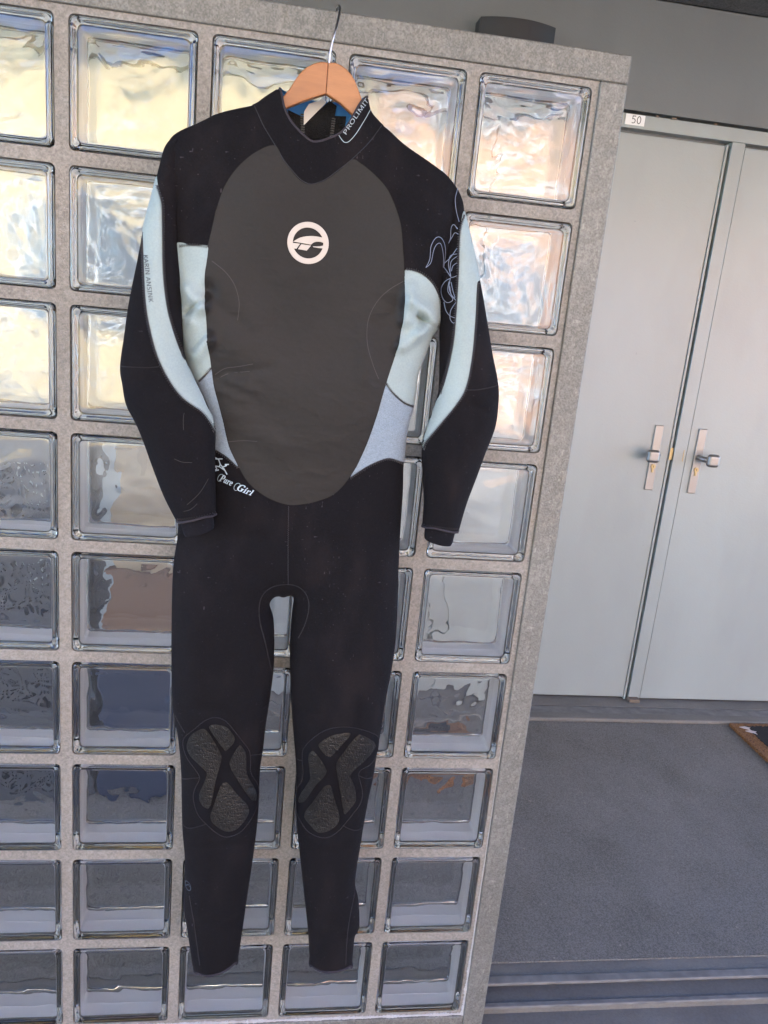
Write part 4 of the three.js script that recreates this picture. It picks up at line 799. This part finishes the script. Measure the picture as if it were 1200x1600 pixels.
const print = (name, S, host, from, to, height, w, h, draw, color, lift) => {
  const tex = canvasTexture(w, h, (c) => { c.clearRect(0, 0, w, h); c.fillStyle = c.strokeStyle = '#fff'; draw(c, w, h); });
  tex.colorSpace = THREE.NoColorSpace;
  const alpha = canvasTexture(w, h, (c) => { c.fillStyle = '#000'; c.fillRect(0, 0, w, h); c.fillStyle = c.strokeStyle = '#fff'; draw(c, w, h); }); alpha.colorSpace = THREE.NoColorSpace;
  const m = M(color, 0.7, { alphaMap: alpha, transparent: true });
  const g = decal(S, from, to, height, lift);
  return host === suit ? part(name, g, m, suit) : sub(name, g, m, host);
};
const pt = (n, i) => { const p = D.prints[n][1][i]; return [p[0] / 1000, p[1] / 1000]; };
const fit = (c, text, font, w, h, x0 = 0) => { c.font = font; const k = (w - x0) * 0.96 / c.measureText(text).width; c.save(); c.translate(x0, h * 0.78); c.scale(k, 1); c.fillText(text, 0, 0); c.restore(); };
{
  const a = pt('brand', 0), b = pt('brand', 1);
  print('brand_lettering', BODY, collar, [a[0] + 0.0005, a[1] - 0.001], b, 0.008, 512, 80, (c, w, h) => fit(c, 'PROLIMIT', '76px sans-serif', w, h), [0.28, 0.33, 0.35], 0.0022);
  sub('brand_line', ribbon(BODY, spline(mm(D.prints.brandline[1]), false, 0.002), 0.0009, 0.0021), M([0.3, 0.37, 0.39], 0.7), collar);
  const s0 = pt('text1', 0), s1 = pt('text1', 1), s2 = pt('text2', 1);
  const script = (text) => (c, w, h) => {                     // slanted script with looped capitals
    const cap = text[0], rest = text.slice(1), big = `italic bold ${h * 0.84}px serif`, small = `italic bold ${h * 0.66}px serif`;
    c.font = big; const cw = c.measureText(cap).width; c.font = small; const rw = c.measureText(rest).width, k = w * 0.8 / (cw + rw);
    c.save(); c.translate(w * 0.12, h * 0.76); c.scale(k, 1); c.transform(1, 0, -0.12, 1, 0, 0);
    c.font = big; c.fillText(cap, 0, 0); c.font = small; c.fillText(rest, cw, 0); c.restore();
    c.lineWidth = h * 0.03; c.beginPath(); c.ellipse(w * 0.16, h * 0.5, w * 0.13, h * 0.34, 0.2, 0.9, 5.6); c.stroke();
  };
  print('script_print', BODY, suit, s0, s1, 0.0185, 320, 220, script('Pure'), [0.44, 0.55, 0.6], 0.0012);
  print('script_print', BODY, suit, pt('text2', 0), s2, 0.0185, 320, 200, script('Girl'), [0.44, 0.55, 0.6], 0.0012);
  const n0 = pt('name', 0), n1 = pt('name', 1);
  print('name_lettering', SLEEVE_A, sleeveOf.sleeveA, [n0[0] - 0.0005, n0[1]], [n1[0], n1[1]], 0.0085, 768, 84, (c, w, h) => fit(c, 'KARIN ANSINK', '80px sans-serif', w, h), [0.03, 0.035, 0.045], 0.0018);
}
{
  const P0 = (l) => conv(l);
  const conv = (l) => { const a = D.prints.star[1], o = a[0]; return l.map(([x, y]) => [o[0] / 1000 + x / 1000, o[1] / 1000 - y / 1000]); };
  const strokes = [[[-2, -1], [6, 2], [9, 9], [15, 15], [20, 23]], [[1, 2], [7, 1], [12, 0]], [[15, 15], [12, 13], [19, 9], [16, 8], [22, 7]], [[-4, 15], [2, 13], [8, 13], [16, 17]], [[2, 14], [4, 17], [0, 21], [7, 18]], [[9, 9], [8, 12]]].map(conv);
  part('star_print', mergeGeometries(strokes.map((l) => ribbon(BODY, l, 0.0016, 0.0012, 0.001))), matPrint, suit);
  const an = pt('ankle', 0), ring = Array.from({ length: 25 }, (_, k) => [an[0] + 0.0055 * Math.cos(k / 12 * Math.PI), an[1] + 0.008 * Math.sin(k / 12 * Math.PI)]);
  part('ankle_emblem', mergeGeometries([ribbon(BODY, ring, 0.0013, 0.001, 0.001), ribbon(BODY, [[an[0] - 0.004, an[1] - 0.003], [an[0] + 0.001, an[1] + 0.004], [an[0] + 0.004, an[1] + 0.001]], 0.0012, 0.001, 0.001)]), M([0.045, 0.065, 0.085], 0.7), suit);
}
{ // hairline creases and scratches that the suit has collected
  const ch = ['c1', 'c2', 'c3', 'c4', 'c5'].map((n) => ribbon(BODY, spline(mm(D.scuffs[n][1]), false, 0.0015), 0.0009, 0.0019));
  const creaseLook = M([0.045, 0.041, 0.036], 0.8);
  ch.forEach((g) => sub('crease_line', g, creaseLook, chest));
  const scratchLook = M([0.05, 0.046, 0.044], 0.9);
  for (const n of ['s1', 's2', 's3', 's4']) sub('scratch', ribbon(SLEEVE_A, spline(mm(D.scuffs[n][1]), false, 0.0015), 0.0006, 0.0006), scratchLook, sleeveOf.sleeveA);
}
// inside the neck: blue lining, zip tapes, the flap and a label on the back
{
  const bz = (x, y) => surface(BODY, x, y, true).p[2];
  const lay = (corners, off) => {                            // a piece of cloth lying on the inside of the back
    const o = resample([...corners, corners[0]], 0.003).slice(0, -1), loop = [[...o, o[0]]], pts = o.slice();
    for (let x = 0.5; x < 0.64; x += 0.004) for (let y = 1.6; y < 1.74; y += 0.004) if (inside(o, x, y) && distTo(loop, x, y) > 0.0025) pts.push([x, y]);
    return meshFrom(pts, delaunay(pts).filter(centreIn(o, pts)), (x, y) => ({ p: [x, y, bz(x, y) + off], n: [0, 0, 1] }));
  };
  const nb = BODY.seg.neckBack.map(([x, y]) => [x, y - 0.001]);
  part('neck_lining', lay([...nb, [0.515, 1.70], [0.525, 1.64], [0.61, 1.64], [0.625, 1.69]].filter((p, i, a) => !i || Math.hypot(p[0] - a[i - 1][0], p[1] - a[i - 1][1]) > 0.001), 0.0014), matLining, suit, 'blue lining inside the neck');
  for (const pts of [[[0.524, 1.700], [0.547, 1.694], [0.5515, 1.65], [0.529, 1.65]], [[0.588, 1.701], [0.609, 1.702], [0.606, 1.65], [0.585, 1.65]]]) part('zip_tape', lay(pts, 0.003), matVelcro, suit);
  const teeth = (x0, x1) => merge(Array.from({ length: 14 }, (_, k) => box(x0 + (x1 - x0) * k / 13 - 0.0028, x0 + (x1 - x0) * k / 13 + 0.0028, 1.696 - k * 0.0033, 1.698 - k * 0.0033, bz(x0, 1.68) + 0.0042, bz(x0, 1.68) + 0.0068, 0.0006)));
  part('zip_teeth', teeth(0.545, 0.549), M([0.03, 0.03, 0.03], 0.35), suit); part('zip_teeth', teeth(0.591, 0.589), M([0.03, 0.03, 0.03], 0.35), suit);
  part('neck_flap', lay([[0.5475, 1.684], [0.583, 1.72], [0.594, 1.714], [0.586, 1.65], [0.5505, 1.65]], 0.0052), matVelcro, suit);
  part('care_label', lay([[0.5535, 1.7115], [0.573, 1.7205], [0.579, 1.717], [0.548, 1.6825], [0.547, 1.70]], 0.0075), M([0.62, 0.6, 0.55], 0.8), suit, 'white care label inside the neck');
}

// ---------- the hanger ----------
const hanger = thing('clothes_hanger', 'wooden clothes hanger with a steel hook carrying the wetsuit', 'hanger', [0.5765, 1.74, 0.072]);
{
  const left = [[0.5755, 1.7195], [0.5755, 1.7595], [0.566, 1.7593], [0.556, 1.756], [0.547, 1.7505], [0.540, 1.744], [0.533, 1.735], [0.524, 1.7195], [0.514, 1.706], [0.497, 1.690], [0.47, 1.669], [0.44, 1.651], [0.424, 1.645], [0.418, 1.636], [0.426, 1.628], [0.45, 1.637], [0.48, 1.655], [0.505, 1.678], [0.52, 1.694], [0.545, 1.7065]];
  const right = [[0.5758, 1.7195], [0.5758, 1.7595], [0.585, 1.7605], [0.594, 1.7585], [0.602, 1.7545], [0.609, 1.7485], [0.6145, 1.742], [0.621, 1.73], [0.628, 1.716], [0.642, 1.695], [0.668, 1.668], [0.695, 1.648], [0.71, 1.64], [0.714, 1.631], [0.705, 1.624], [0.68, 1.638], [0.65, 1.661], [0.63, 1.681], [0.617, 1.696], [0.5975, 1.7095]];
  part('hanger_arm', plate(left, 0.0655, 0.0785, 0.0018), matWoodA, hanger, 'left arm of darker grained wood');
  part('hanger_arm', plate(right, 0.0655, 0.0785, 0.0018), matWoodB, hanger);
  part('hook', tube([[0.577, 1.745, 0.072], [0.5775, 1.772, 0.072], [0.579, 1.785, 0.0715], [0.5835, 1.806, 0.068], [0.587, 1.825, 0.0545], [0.5885, 1.841, 0.034], [0.588, 1.8505, 0.016], [0.5865, 1.8515, 0.0], [0.585, 1.8495, -0.014], [0.584, 1.8495, -0.022]], 0.00165, 8, 80), matSteel, hanger);
}

scene.traverse((o) => { if (o.isMesh && !o.isSky) o.castShadow = o.receiveShadow = true; });
renderer.render(scene, camera);
